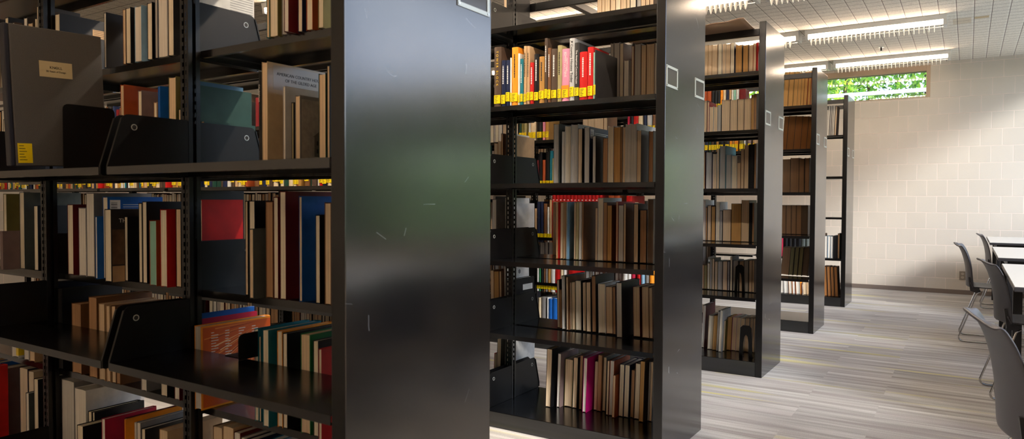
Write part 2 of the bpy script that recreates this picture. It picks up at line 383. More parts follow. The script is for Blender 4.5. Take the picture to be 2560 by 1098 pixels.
def bracket_mb(x, side, z):
    """end plate of a cantilever shelf: slanted front edge, rounded corners, pierced boss"""
    mb = MB(); s = side
    y = lambda d: YC+s*d
    pts = rounded([(y(.02), z-.024), (y(.264), z-.024), (y(.264), z+.004), (y(.222), z+.153), (y(.02), z+.153)], [.002, .006, .02, .018, .006])
    mb.prism(pts, x-.001, x+.001, 0, BRKT)
    mb.prism([(y(.264), z-.02), (y(.268), z-.02), (y(.268), z+.004), (y(.227), z+.142), (y(.223), z+.142), (y(.264), z+.004)], x-.004, x+.004, 0, BRKT)
    cy, cz = y(.19), z+.117
    for xx in (x+.0012, x-.0012):
        mb.tube([(xx, cy+.008*math.cos(k*PI/8), cz+.008*math.sin(k*PI/8)) for k in range(16)], .0012, ALU, 6, True)
        mb.prism([(cy+.0066*math.cos(k*PI/6), cz+.0066*math.sin(k*PI/6)) for k in range(12)], xx-.0006, xx+.0006, 0, INK)
    return mb
def upright_mb(x):
    """slotted post: centre web with two punched flanges that face the aisles"""
    mb = MB(); z0, z1 = 0.0, 2.25
    mb.box(x-.003, x+.003, YC-.018, YC+.018, z0, z1, STEEL)
    for yy in (YC-.020, YC+.018):
        for a in (-.019, .003+.008): mb.box(x+a, x+a+.008, yy, yy+.002, z0, z1, STEEL)
        for a in (-.011, .003): mb.box(x+a, x+a+.008, yy, yy+.002, z0, .1, STEEL)
        k = 0
        while .1+k*.0254 < z1-.03:
            zz = .1+k*.0254
            mb.box(x-.011, x-.003, yy, yy+.002, zz+.014, zz+.0254, STEEL); mb.box(x+.003, x+.011, yy, yy+.002, zz+.014, zz+.0254, STEEL); k += 1
    for a in (-.021, .019): mb.box(x+a, x+a+.002, YC-.020, YC-.006, z0, z1, STEEL); mb.box(x+a, x+a+.002, YC+.006, YC+.020, z0, z1, STEEL)
    return mb
for i in range(5):
    rt = thing('library_bookcase', CASELAB[i], 'bookcase', (0, YR[i], 0), 0, 'rows of steel library bookcases')
    mb = MB(); mb.box(-TP, 0, 0, DP, 0, HT, STEEL); mb.mi[5] = mb.m(PANEL); ep = mb.build('end_panel', rt, bevel=.003)
    for y0 in (.008, .386):                     # two label holders
        mb = MB(); w_, h_, f_ = .142, .092, .011
        z0 = 1.631
        mb.box(0, .0025, y0, y0+w_, z0, z0+f_, ALU); mb.box(0, .0025, y0, y0+w_, z0+h_-f_, z0+h_, ALU)
        mb.box(0, .0025, y0, y0+f_, z0+f_, z0+h_-f_, ALU); mb.box(0, .0025, y0+w_-f_, y0+w_, z0+f_, z0+h_-f_, ALU)
        mb.box(.0002, .0008, y0+f_, y0+w_-f_, z0+f_, z0+h_-f_, CARDM)
        for yy in (y0+.006, y0+w_-.006):
            for zz in (z0+.006, z0+h_-.006): mb.prism([(yy+.0032*math.cos(k*PI/5), zz+.0032*math.sin(k*PI/5)) for k in range(10)], .0025, .004, 0, CHROME)
        mb.build('label_holder', ep, label='aluminium label holder frame')
    nb = NB[i]
    for k in range(nb+1): upright_mb(upright_x(k)).build('upright', rt)
    for b_ in range(nb):
        xr, xl = (-TP-.003 if b_ == 0 else upright_x(b_)-.022), upright_x(b_+1)+.022
        mb = MB(); mb.box(xl-.02, xr+.002 if b_ == 0 else xr+.02, .004, DP-.004, 0, BASEZ[i], SHELFM); base = mb.build('base_shelf', rt, bevel=.002)
        if b_ < 2 and i < 3:
            bs = base
            for side in (-1, 1):
                bracket_mb(xl-.003, side, BASEZ[i]+.025).build('bracket', bs)
                if b_: bracket_mb(xr+.0015, side, BASEZ[i]+.025).build('bracket', bs)
        for side, zs in ((-1, NEAR[i]), (1, FAR[i])):
            for z in zs:
                if i == 4 and side > 0: continue
                if i == 3 and b_ == 0 and side > 0 and z < .5: continue
                ya, yb = (0.0, YC-.022) if side < 0 else (YC+.022, DP)
                s = shelf_mb(xl, xr, ya, yb, z).build('shelf', rt)
                if b_ < 2:
                    bracket_mb(xl-.003, side, z).build('bracket', s)
                    if i < 2: bracket_mb(xr+.0015, side, z).build('bracket', s) if b_ else None
        for ya in (0.0, DP-.022):
            if i == 0: continue
            mb = MB(); mb.box(xl-.02, xr+.002 if b_ == 0 else xr+.02, ya, ya+.022, 2.20, 2.243, STEEL); mb.build('top_rail', rt, bevel=.002)

# overhead braces and the sheet on the third bookcase
t = tag(MB.build((lambda m: (m.box(-.95, -.91, YR[1]+YC-.02, YR[2]+YC+.02, 2.31, 2.35, STEEL), m)[1])(MB()), 'overhead_brace', bevel=.002),
        'black steel brace bar running overhead between second and third bookcases', 'brace')
SHEET = plain('thin_brown_sheet', (176,140,112), .22, ior=1.55)
mb = MB(); nx, ny = 26, 10; vs = []; fs = []
for a in range(nx+1):
    for b_ in range(ny+1):
        x = -.92+a/nx*.845; v_ = b_/ny; y = YR[2]-.265+v_*.36+.012*math.sin(a*.55)*(1-v_)
        z = 2.2455+(1-v_)*(1-v_)*(.009*math.sin(a*.5+1.2)+.003*math.sin(a*1.3)) + max(0,(.6-v_))*.004
        vs.append((x, y, z))
for a in range(nx):
    for b_ in range(ny): q = a*(ny+1)+b_; fs.append((q, q+ny+1, q+ny+2, q+1))
mb.add(vs, fs, SHEET)
o = mb.build('plastic_sheet', smooth=True); sm = o.modifiers.new('thick', 'SOLIDIFY'); sm.thickness = .0025; sm.offset = 1
tag(o, 'thin wavy brown sheet lying on third bookcase, overhanging its front', 'sheet')

# ------------------------------------------------------------------ books
def book_geom(mb_c, mb_p, w, h, d, cover, pages, spine, M=None, smooth=False):
    """U-shaped case (two boards and a rounded spine) round a page block with a hollow fore-edge; spine=1 turns the spine to the front"""
    t = max(.0006, min(.0017, w*.08)); r = min(.35*w, .006)
    Y = (lambda y: d-y) if spine else (lambda y: y)
    pts = [(-w/2, 0), (-w/2, d-r)]
    for k in range(1, 6):
        a = k/6; pts.append((-w/2+w*a, d-r+r*math.sin(PI*a)))
    pts += [(w/2, d-r), (w/2, 0), (w/2-t, 0), (w/2-t, d-r-t), (-w/2+t, d-r-t), (-w/2+t, 0)]
    mb_c.prism([(x, Y(y)) for x, y in pts], 0, h, 2, cloth(cover), M)
    pw = w/2-t-.0002; c = min(.09*w, .004); fy = .0012; bk = d-r-t-.0002
    pp = [(-pw, bk), (-pw, fy)] + [(-pw+2*pw*k/4, fy+c*(1-(k/2-1)**2)) for k in range(1, 4)] + [(pw, fy), (pw, bk)]
    o = .003 if h > .15 else .002
    mb_p.prism([(x, Y(y)) for x, y in pp], o, h-o, 2, paper(pages), M)
def sticker(mb, w, z0, hgt, M=None):
    """yellow call-number label round the foot of a spine, rows of small print"""
    a = w/2-.0006
    mb.box(-a, a, -.0008, .004, z0, z0+hgt, YEL, M)
    rows_ = 5
    for k in range(rows_):
        l = a*(.9-.5*((k*37) % 5)/5)
        mb.box(-a*.75, -a*.75+l*1.2, -.0011, -.0007, z0+hgt*(.86-.17*k)-.0016, z0+hgt*(.86-.17*k)+.0006, INK, M)
NUM = ['first','second','third','fourth','fifth','sixth','seventh','eighth','ninth','tenth','eleventh','twelfth','thirteenth','fourteenth','fifteenth','sixteenth',
 'seventeenth','eighteenth','nineteenth'] + ['twentieth']+['twenty-'+x for x in ('first','second','third','fourth','fifth','sixth','seventh','eighth','ninth')] + ['thirtieth']+['thirty-'+x for x in ('first','second','third','fourth','fifth','sixth','seventh','eighth','ninth')]+['fortieth']
SHELFN = {1:'bottom', 2:'second', 3:'third', 4:'fourth', 5:'fifth', 6:'top'}
BOOKS = [  # (bookcase, shelf height, shelf number, lean, spine stickers, [(x0, x1, front y, height, depth, cover, pages, spine out, print, mark)])
 (0,1.600,5,0,0,[
  (-1.0000,-0.9820,-0.150,0.310,0.220,'white','white',0,'leaf',0,0),
  (-0.6079,-0.5960,-0.179,0.260,0.187,'teal','tan',0,'',0,0),
  (-0.5932,-0.5588,-0.179,0.270,0.194,'olive','cream',0,'',0,0),
  (-0.5415,-0.5214,-0.179,0.260,0.187,'gray','gray',0,'',0,0),
  (-0.5065,-0.4883,-0.200,0.270,0.194,'darkred','white',0,'',0,0),
  (-0.4746,-0.4574,-0.179,0.260,0.187,'navy','cream',0,'',0,0),
  (-0.4407,-0.4161,-0.179,0.250,0.180,'rust','cream',0,'',0,0),
  (-0.3943,-0.3735,-0.179,0.240,0.173,'olive','cream',0,'',0,0),
 ]),
 (0,1.600,5,0,0,[
  (-1.8364,-1.8005,-0.179,0.238,0.250,'black','cream',0,'blurb',0,0),
  (-1.4860,-1.4727,-0.179,0.195,0.200,'black','white',0,'',0,0),
  (-1.3632,-1.3464,-0.179,0.189,0.136,'brown','tan',0,'',0,0),
  (-1.3452,-1.3158,-0.179,0.191,0.138,'black','cream',0,'',0,0),
  (-1.2902,-1.2496,-0.179,0.188,0.135,'paleblue','white',0,'',0,0),
  (-1.2146,-1.1865,-0.179,0.189,0.136,'black','cream',0,'',0,0),
  (-1.1698,-1.1542,-0.179,0.280,0.202,'navy','gray',0,'',0,0),
  (-1.1493,-1.0989,-0.179,0.300,0.216,'lightgray','white',0,'',0,0),
  (-1.0952,-1.0646,-0.179,0.300,0.216,'black','cream',0,'',0,0),
 ]),
 (0,1.225,4,0,0,[
  (-1.0308,-1.0196,-0.150,0.297,0.200,'steelblue','white',0,'',0,0),
  (-1.0180,-0.9982,-0.150,0.280,0.220,'darkteal','white',0,'',0,0),
  (-0.9960,-0.9790,-0.130,0.165,0.200,'darkteal','tan',0,'',0,0),
  (-0.6486,-0.6358,-0.179,0.282,0.203,'black','black',1,'cal',0,0),
  (-0.5831,-0.5600,-0.215,0.298,0.230,'kraft','tan',0,'houses',0,0),
  (-0.5125,-0.5040,-0.200,0.227,0.163,'lightgray','white',0,'',0,0),
  (-0.5212,-0.5133,-0.179,0.223,0.161,'brown','brown',0,'',0,0),
  (-0.5032,-0.4947,-0.179,0.184,0.133,'black','khaki',0,'',0,0),
  (-0.4509,-0.4321,-0.210,0.195,0.140,'gray','tan',0,'drawing',0,0),
  (-0.3932,-0.3656,-0.179,0.253,0.182,'darkgreen','tan',0,'',0,0),
  (-0.3606,-0.3516,-0.179,0.273,0.196,'black','tan',0,'',0,0),
 ]),
 (0,1.225,4,0,0,[
  (-1.3831,-1.3618,-0.179,0.307,0.200,'rust','tan',0,'',0,0),
  (-1.2736,-1.2523,-0.179,0.278,0.170,'mauve','cream',0,'',0,0),
  (-1.1802,-1.1641,-0.179,0.232,0.170,'tan','cream',0,'',0,0),
  (-1.1564,-1.1439,-0.179,0.283,0.170,'blue','blue',0,'',0,0),
  (-1.0952,-1.0550,-0.179,0.307,0.221,'olive','tan',0,'',0,0),
  (-1.0412,-1.0316,-0.179,0.201,0.145,'darkgreen','tan',0,'',0,0),
 ]),
 (0,0.850,3,0,0,[
  (-1.0339,-1.0153,-0.140,0.315,0.190,'black','black',0,'',0,0),
  (-1.0120,-0.9800,-0.140,0.285,0.160,'red','cream',0,'',0,0),
  (-0.7096,-0.6980,-0.179,0.282,0.203,'black','tan',0,'',0,0),
  (-0.6914,-0.6656,-0.179,0.283,0.203,'black','cream',0,'',0,0),
  (-0.6414,-0.6246,-0.216,0.202,0.170,'slate','tan',0,'',0,0),
  (-0.6163,-0.5848,-0.179,0.281,0.200,'brown','brown',0,'',0,0),
  (-0.5818,-0.5624,-0.179,0.294,0.212,'darkred','cream',0,'',0,0),
  (-0.5546,-0.5292,-0.179,0.310,0.223,'darkred','cream',0,'',0,0),
  (-0.4736,-0.4627,-0.179,0.296,0.213,'blue','tan',0,'',0,0),
  (-0.4073,-0.3908,-0.179,0.245,0.176,'black','cream',0,'',0,0),
  (-0.3715,-0.3473,-0.179,0.279,0.201,'brown','tan',0,'',0,0),
 ]),
 (0,0.850,3,0,0,[
  (-2.2917,-2.2630,-0.179,0.306,0.221,'olive','cream',0,'',0,0),
  (-2.1704,-2.1476,-0.240,0.155,0.140,'mauve','mauve',0,'',0,0),
  (-2.1468,-2.1077,-0.179,0.312,0.225,'slate','cream',0,'',0,0),
  (-2.0263,-1.9939,-0.179,0.259,0.187,'black','cream',0,'',0,0),
  (-1.7600,-1.7191,-0.179,0.265,0.150,'darkred','cream',0,'',0,0),
  (-1.6769,-1.6269,-0.179,0.253,0.182,'lightgray','white',0,'',0,0),
  (-1.6223,-1.5685,-0.179,0.308,0.222,'gray','white',0,'',0,0),
  (-1.5198,-1.5077,-0.200,0.224,0.161,'blue','white',0,'',0,0),
  (-1.5069,-1.4749,-0.179,0.294,0.211,'blue','cream',0,'barcode',0,0),
  (-1.4072,-1.3670,-0.225,0.251,0.180,'charcoal','cream',0,'the',0,0),
  (-1.3662,-1.3476,-0.179,0.226,0.163,'black','cream',0,'',0,0),
  (-1.2781,-1.2584,-0.179,0.273,0.196,'black','cream',0,'',0,0),
  (-1.2552,-1.2297,-0.179,0.278,0.200,'black','cream',0,'',0,0),
  (-1.1778,-1.1376,-0.200,0.216,0.156,'rust','mint',0,'',0,0),
  (-1.1152,-1.0782,-0.200,0.253,0.182,'red','cream',0,'',0,0),
  (-1.0622,-1.0347,-0.179,0.256,0.184,'black','tan',0,'',0,0),
 ]),
 (0,0.480,2,0,0,[
  (-1.0060,-0.9897,-0.190,0.283,0.260,'blue','white',0,'',0,0),
  (-0.9885,-0.9820,-0.190,0.268,0.262,'crimson','lightgray',0,'',0,0),
  (-0.9250,-0.8920,-0.205,0.262,0.265,'orange','gray',0,'abstract',0,0),
  (-0.9310,-0.9262,-0.190,0.240,0.200,'navy','white',0,'',0,1),
  (-0.6691,-0.6525,-0.179,0.275,0.198,'teal','cream',0,'',0,0),
  (-0.6493,-0.6415,-0.179,0.255,0.184,'teal','tan',0,'',0,0),
  (-0.6055,-0.5799,-0.200,0.282,0.203,'teal','cream',0,'',0,0),
  (-0.5681,-0.5464,-0.179,0.279,0.201,'orange','cream',0,'',0,0),
  (-0.5437,-0.5257,-0.179,0.275,0.198,'black','cream',0,'',0,0),
  (-0.4687,-0.4309,-0.179,0.281,0.203,'green','tan',0,'',0,0),
  (-0.4180,-0.3979,-0.179,0.268,0.193,'charcoal','cream',0,'',0,0),
  (-0.3737,-0.3624,-0.200,0.253,0.182,'red','cream',0,'',0,0),
 ]),
 (0,0.480,2,0,0,[
  (-2.2312,-2.1741,-0.179,0.220,0.158,'white','white',0,'yellow',0,0),
  (-2.1236,-2.0844,-0.179,0.220,0.158,'lightgray','white',0,'',0,0),
  (-2.0764,-2.0347,-0.179,0.200,0.144,'tan','tan',0,'',0,0),
  (-1.9588,-1.9236,-0.179,0.327,0.230,'navy','white',0,'',0,0),
  (-1.8420,-1.8080,-0.179,0.312,0.235,'black','black',0,'',0,0),
  (-1.7373,-1.6700,-0.179,0.264,0.190,'brown','brown',0,'',0,0),
  (-1.6137,-1.5572,-0.179,0.297,0.214,'brown','brown',0,'',0,0),
  (-1.5430,-1.5051,-0.179,0.278,0.201,'tan','tan',0,'',0,0),
  (-1.4927,-1.4694,-0.179,0.275,0.198,'tan','tan',0,'',0,0),
  (-1.4588,-1.4323,-0.179,0.277,0.200,'brown','tan',0,'',0,0),
  (-1.4292,-1.4045,-0.179,0.220,0.158,'brown','brown',0,'',0,0),
  (-1.2725,-1.2390,-0.179,0.200,0.144,'gray','white',0,'',0,0),
  (-1.1548,-1.1180,-0.179,0.200,0.144,'black','cream',0,'',0,0),
  (-1.0771,-1.0496,-0.179,0.200,0.144,'darkred','white',0,'',0,0),
 ]),
 (0,0.090,1,0,0,[
  (-0.9000,-0.8528,-0.160,0.330,0.220,'brown','tan',0,'',0,0),
  (-0.8500,-0.7978,-0.160,0.340,0.220,'tan','tan',0,'',0,0),
  (-0.7950,-0.7641,-0.160,0.330,0.220,'darkred','white',0,'',0,1),
  (-0.7600,-0.7328,-0.160,0.320,0.220,'gray','white',0,'',0,1),
  (-0.7300,-0.6991,-0.160,0.320,0.220,'navy','white',0,'',0,1),
  (-0.6950,-0.6628,-0.160,0.310,0.220,'teal','white',0,'',0,1),
  (-0.6600,-0.6228,-0.160,0.310,0.220,'paleblue','white',0,'',0,1),
  (-0.6200,-0.5800,-0.160,0.310,0.220,'charcoal','cream',0,'',0,1),
 ]),
 (0,0.090,1,0,0,[
  (-2.2450,-2.2050,-0.370,0.364,0.170,'red','red',0,'',0,1),
  (-2.6200,-2.5733,-0.180,0.340,0.200,'charcoal','cream',0,'',0,1),
  (-2.5650,-2.5282,-0.180,0.330,0.200,'navy','cream',0,'',0,1),
  (-2.5200,-2.4555,-0.180,0.345,0.220,'tan','cream',0,'',0,1),
  (-2.4500,-2.3982,-0.180,0.330,0.220,'navy','lightgray',0,'',0,1),
  (-2.3900,-2.3382,-0.180,0.350,0.220,'blue','cream',0,'',0,0),
  (-2.3300,-2.2700,-0.180,0.335,0.220,'mauve','cream',0,'',0,0),
  (-2.1900,-2.1183,-0.170,0.350,0.220,'navy','cream',0,'',0,0),
  (-2.1100,-2.0661,-0.170,0.345,0.220,'kraft','cream',0,'',0,0),
  (-2.0200,-1.9850,-0.190,0.330,0.200,'black','cream',0,'',0,0),
  (-2.0653,-2.0398,-0.200,0.269,0.194,'slate','white',0,'',0,0),
  (-1.8400,-1.7455,-0.170,0.350,0.230,'gray','lightgray',0,'',0,0),
  (-1.7400,-1.6600,-0.170,0.330,0.230,'white','white',0,'',0,0),
  (-1.6249,-1.6009,-0.179,0.262,0.189,'black','cream',0,'',0,0),
  (-1.5951,-1.5808,-0.179,0.264,0.190,'black','cream',0,'',0,1),
  (-1.5800,-1.5398,-0.240,0.235,0.170,'black','cream',0,'',0,0),
  (-1.4708,-1.4485,-0.210,0.269,0.194,'crimson','white',0,'',0,1),
  (-1.3229,-1.3169,-0.210,0.290,0.209,'orange','orange',0,'',0,1),
  (-1.3390,-1.3254,-0.200,0.290,0.209,'darkred','cream',0,'',0,1),
  (-1.3534,-1.3443,-0.179,0.269,0.193,'gray','white',0,'',0,1),
  (-1.3161,-1.3043,-0.179,0.273,0.197,'white','white',0,'',0,1),
  (-1.3023,-1.2786,-0.179,0.277,0.200,'gray','white',0,'',0,1),
  (-1.2738,-1.2507,-0.179,0.260,0.187,'black','cream',0,'',0,1),
  (-1.1303,-1.0839,-0.200,0.289,0.208,'tan','tan',0,'',0,0),
 ]),
 (1,1.985,6,0,0,[
  (-1.0200,-0.9880,1.680,0.310,0.226,'charcoal','tan',0,'',0,0),
  (-0.4692,-0.4463,1.692,0.300,0.214,'tan','tan',0,'',0,0),
  (-0.4455,-0.4294,1.692,0.290,0.209,'tan','tan',0,'',0,0),
  (-0.4286,-0.4006,1.692,0.290,0.209,'tan','tan',0,'',0,0),
  (-0.3990,-0.3714,1.692,0.300,0.214,'brown','tan',0,'',0,0),
  (-0.3707,-0.3455,1.692,0.280,0.202,'tan','cream',0,'',0,0),
  (-0.3447,-0.3138,1.692,0.280,0.202,'tan','tan',0,'',0,0),
  (-0.3130,-0.2956,1.692,0.290,0.209,'olive','tan',0,'',0,0),
  (-0.2948,-0.2636,1.692,0.280,0.202,'black','cream',0,'',0,0),
  (-0.2592,-0.2391,1.692,0.290,0.209,'gray','gray',0,'',0,0),
  (-0.2383,-0.2160,1.692,0.270,0.194,'tan','tan',0,'',0,0),
  (-0.2152,-0.1952,1.692,0.280,0.202,'brown','tan',0,'',0,0),
  (-0.1944,-0.1751,1.692,0.270,0.194,'brown','tan',0,'',0,0),
 ]),
 (1,1.600,5,0,1,[
  (-0.8971,-0.8560,1.407,0.297,0.214,'umber','tan',1,'tower',0,0),
  (-0.8533,-0.8288,1.407,0.227,0.164,'navy','white',1,'',0,0),
  (-0.8268,-0.8031,1.407,0.225,0.162,'navy','white',1,'',0,0),
  (-0.8006,-0.7936,1.407,0.235,0.169,'white','white',1,'',0,1),
  (-0.7925,-0.7571,1.407,0.284,0.204,'orange','white',1,'',0,0),
  (-0.7557,-0.7457,1.407,0.251,0.181,'white','white',1,'',0,0),
  (-0.7444,-0.7269,1.407,0.223,0.161,'teal','white',1,'',0,0),
  (-0.7239,-0.7078,1.407,0.283,0.204,'tan','cream',1,'',0,0),
  (-0.7059,-0.6905,1.407,0.281,0.202,'tan','cream',1,'',0,0),
  (-0.6884,-0.6676,1.407,0.200,0.144,'red','white',1,'',0,0),
  (-0.6653,-0.6397,1.407,0.238,0.171,'black','white',1,'',0,0),
  (-0.6372,-0.6089,1.407,0.223,0.161,'gold','white',1,'',0,0),
  (-0.6074,-0.5918,1.407,0.307,0.221,'umber','cream',1,'',0,0),
  (-0.5899,-0.5738,1.407,0.259,0.186,'brown','cream',1,'',0,0),
  (-0.5720,-0.5390,1.407,0.252,0.181,'umber','cream',1,'',0,0),
  (-0.5373,-0.5151,1.407,0.265,0.191,'khaki','cream',1,'',0,0),
  (-0.5133,-0.4757,1.407,0.245,0.177,'pink','white',1,'lutyens',0,0),
  (-0.4736,-0.4484,1.407,0.290,0.209,'lightgray','white',1,'today',0,0),
  (-0.4461,-0.4234,1.407,0.267,0.192,'charcoal','white',1,'american',0,0),
  (-0.4215,-0.3823,1.407,0.221,0.159,'red','white',1,'',0,0),
  (-0.3801,-0.3508,1.407,0.239,0.172,'red','white',1,'',0,0),
  (-0.3490,-0.3429,1.407,0.212,0.153,'mint','white',1,'',0,1),
  (-0.3419,-0.3375,1.407,0.224,0.235,'charcoal','brown',1,'',0,1),
 ]),
 (1,1.600,5,0,0,[
  (-0.3959,-0.3790,1.692,0.313,0.225,'gray','lightgray',0,'',0,0),
  (-0.3782,-0.3471,1.692,0.313,0.225,'gray','lightgray',0,'',0,0),
  (-0.3463,-0.3273,1.692,0.307,0.221,'mauve','cream',0,'',0,0),
  (-0.3100,-0.2851,1.660,0.215,0.155,'lightgray','white',0,'',0,0),
  (-0.2843,-0.2728,1.692,0.287,0.207,'rust','cream',0,'',0,0),
  (-0.2691,-0.2364,1.692,0.295,0.212,'gray','gray',0,'',0,0),
  (-0.2354,-0.2094,1.692,0.286,0.206,'brown','tan',0,'',0,0),
  (-0.2086,-0.1675,1.692,0.288,0.207,'brown','tan',0,'',0,0),
  (-0.1663,-0.1565,1.692,0.288,0.207,'white','white',0,'',0,0),
 ]),
 (1,1.220,4,0,0,[
  (-1.0862,-1.0621,1.692,0.230,0.166,'tan','cream',0,'',0,0),
  (-1.0610,-1.0408,1.692,0.240,0.173,'tan','cream',0,'',0,0),
  (-1.0400,-1.0286,1.692,0.280,0.202,'brown','tan',0,'',0,0),
  (-1.0278,-1.0156,1.720,0.285,0.230,'white','white',0,'',0,0),
  (-1.0148,-0.9900,1.720,0.272,0.245,'tan','tan',0,'',0,0),
  (-0.7142,-0.6821,1.692,0.314,0.220,'slate','lightgray',0,'',0,0),
  (-0.6654,-0.6476,1.692,0.274,0.197,'lightgray','white',0,'',0,0),
  (-0.6468,-0.6124,1.692,0.300,0.216,'white','cream',0,'',0,0),
  (-0.6114,-0.5725,1.692,0.306,0.200,'lightgray','lightgray',0,'',0,0),
  (-0.5719,-0.5482,1.692,0.283,0.204,'charcoal','tan',0,'',0,0),
  (-0.5372,-0.5065,1.692,0.289,0.250,'navy','lightgray',0,'barcode',0,0),
  (-0.4900,-0.4726,1.692,0.242,0.175,'black','lightgray',0,'',0,0),
  (-0.4331,-0.4070,1.692,0.230,0.166,'brown','brown',0,'',0,0),
  (-0.4063,-0.3764,1.692,0.286,0.206,'white','cream',0,'',0,0),
  (-0.3754,-0.3374,1.692,0.281,0.202,'brown','gold',0,'',0,0),
  (-0.3367,-0.3292,1.692,0.282,0.203,'black','brown',0,'',0,0),
  (-0.3265,-0.3132,1.692,0.278,0.200,'white','tan',0,'',0,0),
  (-0.3124,-0.2903,1.692,0.291,0.210,'white','lightgray',0,'',0,0),
  (-0.2893,-0.2544,1.692,0.292,0.250,'white','lightgray',0,'',0,0),
  (-0.2538,-0.2306,1.692,0.259,0.187,'black','tan',0,'',0,0),
  (-0.1928,-0.1696,1.692,0.252,0.182,'charcoal','brown',0,'',0,0),
 ]),
 (1,0.836,3,0,0,[
  (-1.0975,-1.0706,1.692,0.307,0.221,'gray','white',0,'',0,0),
  (-1.0300,-1.0127,1.720,0.315,0.230,'white','cream',0,'',0,0),
  (-1.0119,-0.9880,1.720,0.285,0.245,'white','white',0,'',0,0),
  (-0.8321,-0.8123,1.897,0.296,0.084,'tan','tan',0,'',0,0),
  (-0.6939,-0.6852,1.692,0.296,0.213,'orange','tan',0,'',0,0),
  (-0.6844,-0.6717,1.692,0.294,0.212,'red','red',0,'',0,0),
  (-0.6705,-0.6533,1.692,0.292,0.211,'tan','tan',0,'',0,0),
  (-0.6525,-0.6366,1.692,0.296,0.213,'khaki','brown',0,'',0,0),
  (-0.6357,-0.6312,1.692,0.296,0.213,'paleblue','white',0,'',0,1),
  (-0.7160,-0.6947,1.853,0.294,0.128,'lightgray','white',0,'',0,0),
  (-0.5918,-0.5807,1.692,0.293,0.211,'tan','tan',0,'',0,0),
  (-0.5799,-0.5633,1.692,0.297,0.214,'khaki','khaki',0,'',0,0),
  (-0.5625,-0.5477,1.692,0.297,0.214,'lightgray','white',0,'',0,0),
  (-0.5469,-0.5383,1.692,0.297,0.214,'brown','brown',0,'',0,0),
  (-0.6073,-0.5926,1.833,0.293,0.148,'black','cream',0,'',0,0),
  (-0.4722,-0.4595,1.692,0.267,0.192,'brown','tan',0,'',0,0),
  (-0.4587,-0.4289,1.692,0.316,0.228,'lightgray','cream',0,'',0,0),
  (-0.4281,-0.4079,1.692,0.294,0.211,'brown','brown',0,'',0,0),
  (-0.4071,-0.3820,1.692,0.280,0.202,'brown','gold',0,'',0,0),
  (-0.3595,-0.3496,1.692,0.298,0.214,'red','tan',0,'',0,0),
  (-0.3471,-0.3199,1.692,0.281,0.202,'gray','lightgray',0,'',0,0),
  (-0.3191,-0.3079,1.692,0.290,0.209,'brown','tan',0,'',0,0),
  (-0.3740,-0.3603,1.855,0.294,0.126,'tan','tan',0,'',0,0),
  (-0.2666,-0.2423,1.692,0.287,0.207,'black','tan',0,'',0,0),
  (-0.2340,-0.1998,1.692,0.258,0.185,'charcoal','brown',0,'',0,0),
  (-0.1951,-0.1650,1.692,0.311,0.224,'white','umber',0,'',0,0),
 ]),
 (1,0.474,2,-1.2,0,[
  (-1.1026,-1.0819,1.692,0.279,0.201,'tan','tan',0,'',0,0),
  (-1.0811,-1.0469,1.692,0.276,0.199,'brown','gold',0,'',0,0),
  (-1.0443,-1.0319,1.692,0.278,0.200,'brown','tan',0,'',0,0),
  (-1.0311,-1.0147,1.720,0.300,0.240,'white','white',0,'leaf',0,0),
  (-1.0139,-0.9840,1.720,0.230,0.245,'black','white',0,'blurb',0,0),
  (-0.6921,-0.6780,1.704,0.251,0.181,'charcoal','cream',0,'',0,0),
  (-0.6714,-0.6513,1.692,0.204,0.147,'brown','brown',0,'',0,0),
  (-0.6503,-0.6298,1.679,0.277,0.230,'slate','lightgray',0,'',0,0),
  (-0.6205,-0.6096,1.672,0.273,0.197,'brown','tan',0,'',0,0),
  (-0.6088,-0.6002,1.692,0.245,0.176,'mauve','tan',0,'',0,1),
  (-0.5990,-0.5787,1.692,0.248,0.179,'olive','tan',0,'',0,0),
  (-0.5781,-0.5441,1.692,0.256,0.184,'black','cream',0,'',0,0),
  (-0.5371,-0.5173,1.692,0.250,0.180,'charcoal','tan',0,'',0,0),
  (-0.5116,-0.4861,1.682,0.253,0.182,'black','tan',0,'',0,0),
  (-0.4854,-0.4630,1.692,0.286,0.230,'charcoal','brown',0,'',0,0),
  (-0.4479,-0.4084,1.688,0.249,0.179,'white','cream',0,'',0,0),
  (-0.4078,-0.3716,1.692,0.237,0.171,'brown','tan',0,'',0,0),
  (-0.3708,-0.3571,1.692,0.239,0.172,'mauve','brown',0,'',0,0),
  (-0.3249,-0.2952,1.633,0.268,0.230,'black','lightgray',0,'',0,0),
  (-0.2649,-0.2289,1.697,0.246,0.177,'darkred','tan',0,'',0,0),
  (-0.2169,-0.1812,1.692,0.250,0.180,'brown','tan',0,'',0,0),
  (-0.1801,-0.1634,1.692,0.247,0.178,'brown','tan',0,'',0,0),
 ]),
 (1,0.080,1,1.5,0,[
  (-1.0682,-1.0426,1.692,0.299,0.215,'slate','cream',0,'',0,0),
  (-1.0915,-1.0693,1.700,0.214,0.170,'red','cream',0,'',0,0),
  (-1.0350,-0.9880,1.720,0.310,0.245,'white','white',0,'',0,0),
  (-0.7071,-0.6757,1.608,0.301,0.200,'black','tan',0,'',0,0),
  (-0.6555,-0.6384,1.634,0.278,0.200,'mauve','white',0,'',0,0),
  (-0.6307,-0.5856,1.668,0.246,0.177,'olive','tan',0,'',0,0),
  (-0.5824,-0.5571,1.666,0.261,0.188,'charcoal','tan',0,'',0,0),
  (-0.5411,-0.5264,1.659,0.278,0.200,'mauve','brown',0,'',0,0),
  (-0.5061,-0.4861,1.629,0.275,0.198,'magenta','white',0,'',0,0),
  (-0.4751,-0.4547,1.692,0.250,0.180,'umber','tan',0,'',0,0),
  (-0.4539,-0.4318,1.684,0.287,0.207,'brown','brown',0,'',0,0),
  (-0.4311,-0.4144,1.700,0.274,0.197,'slate','tan',0,'',0,0),
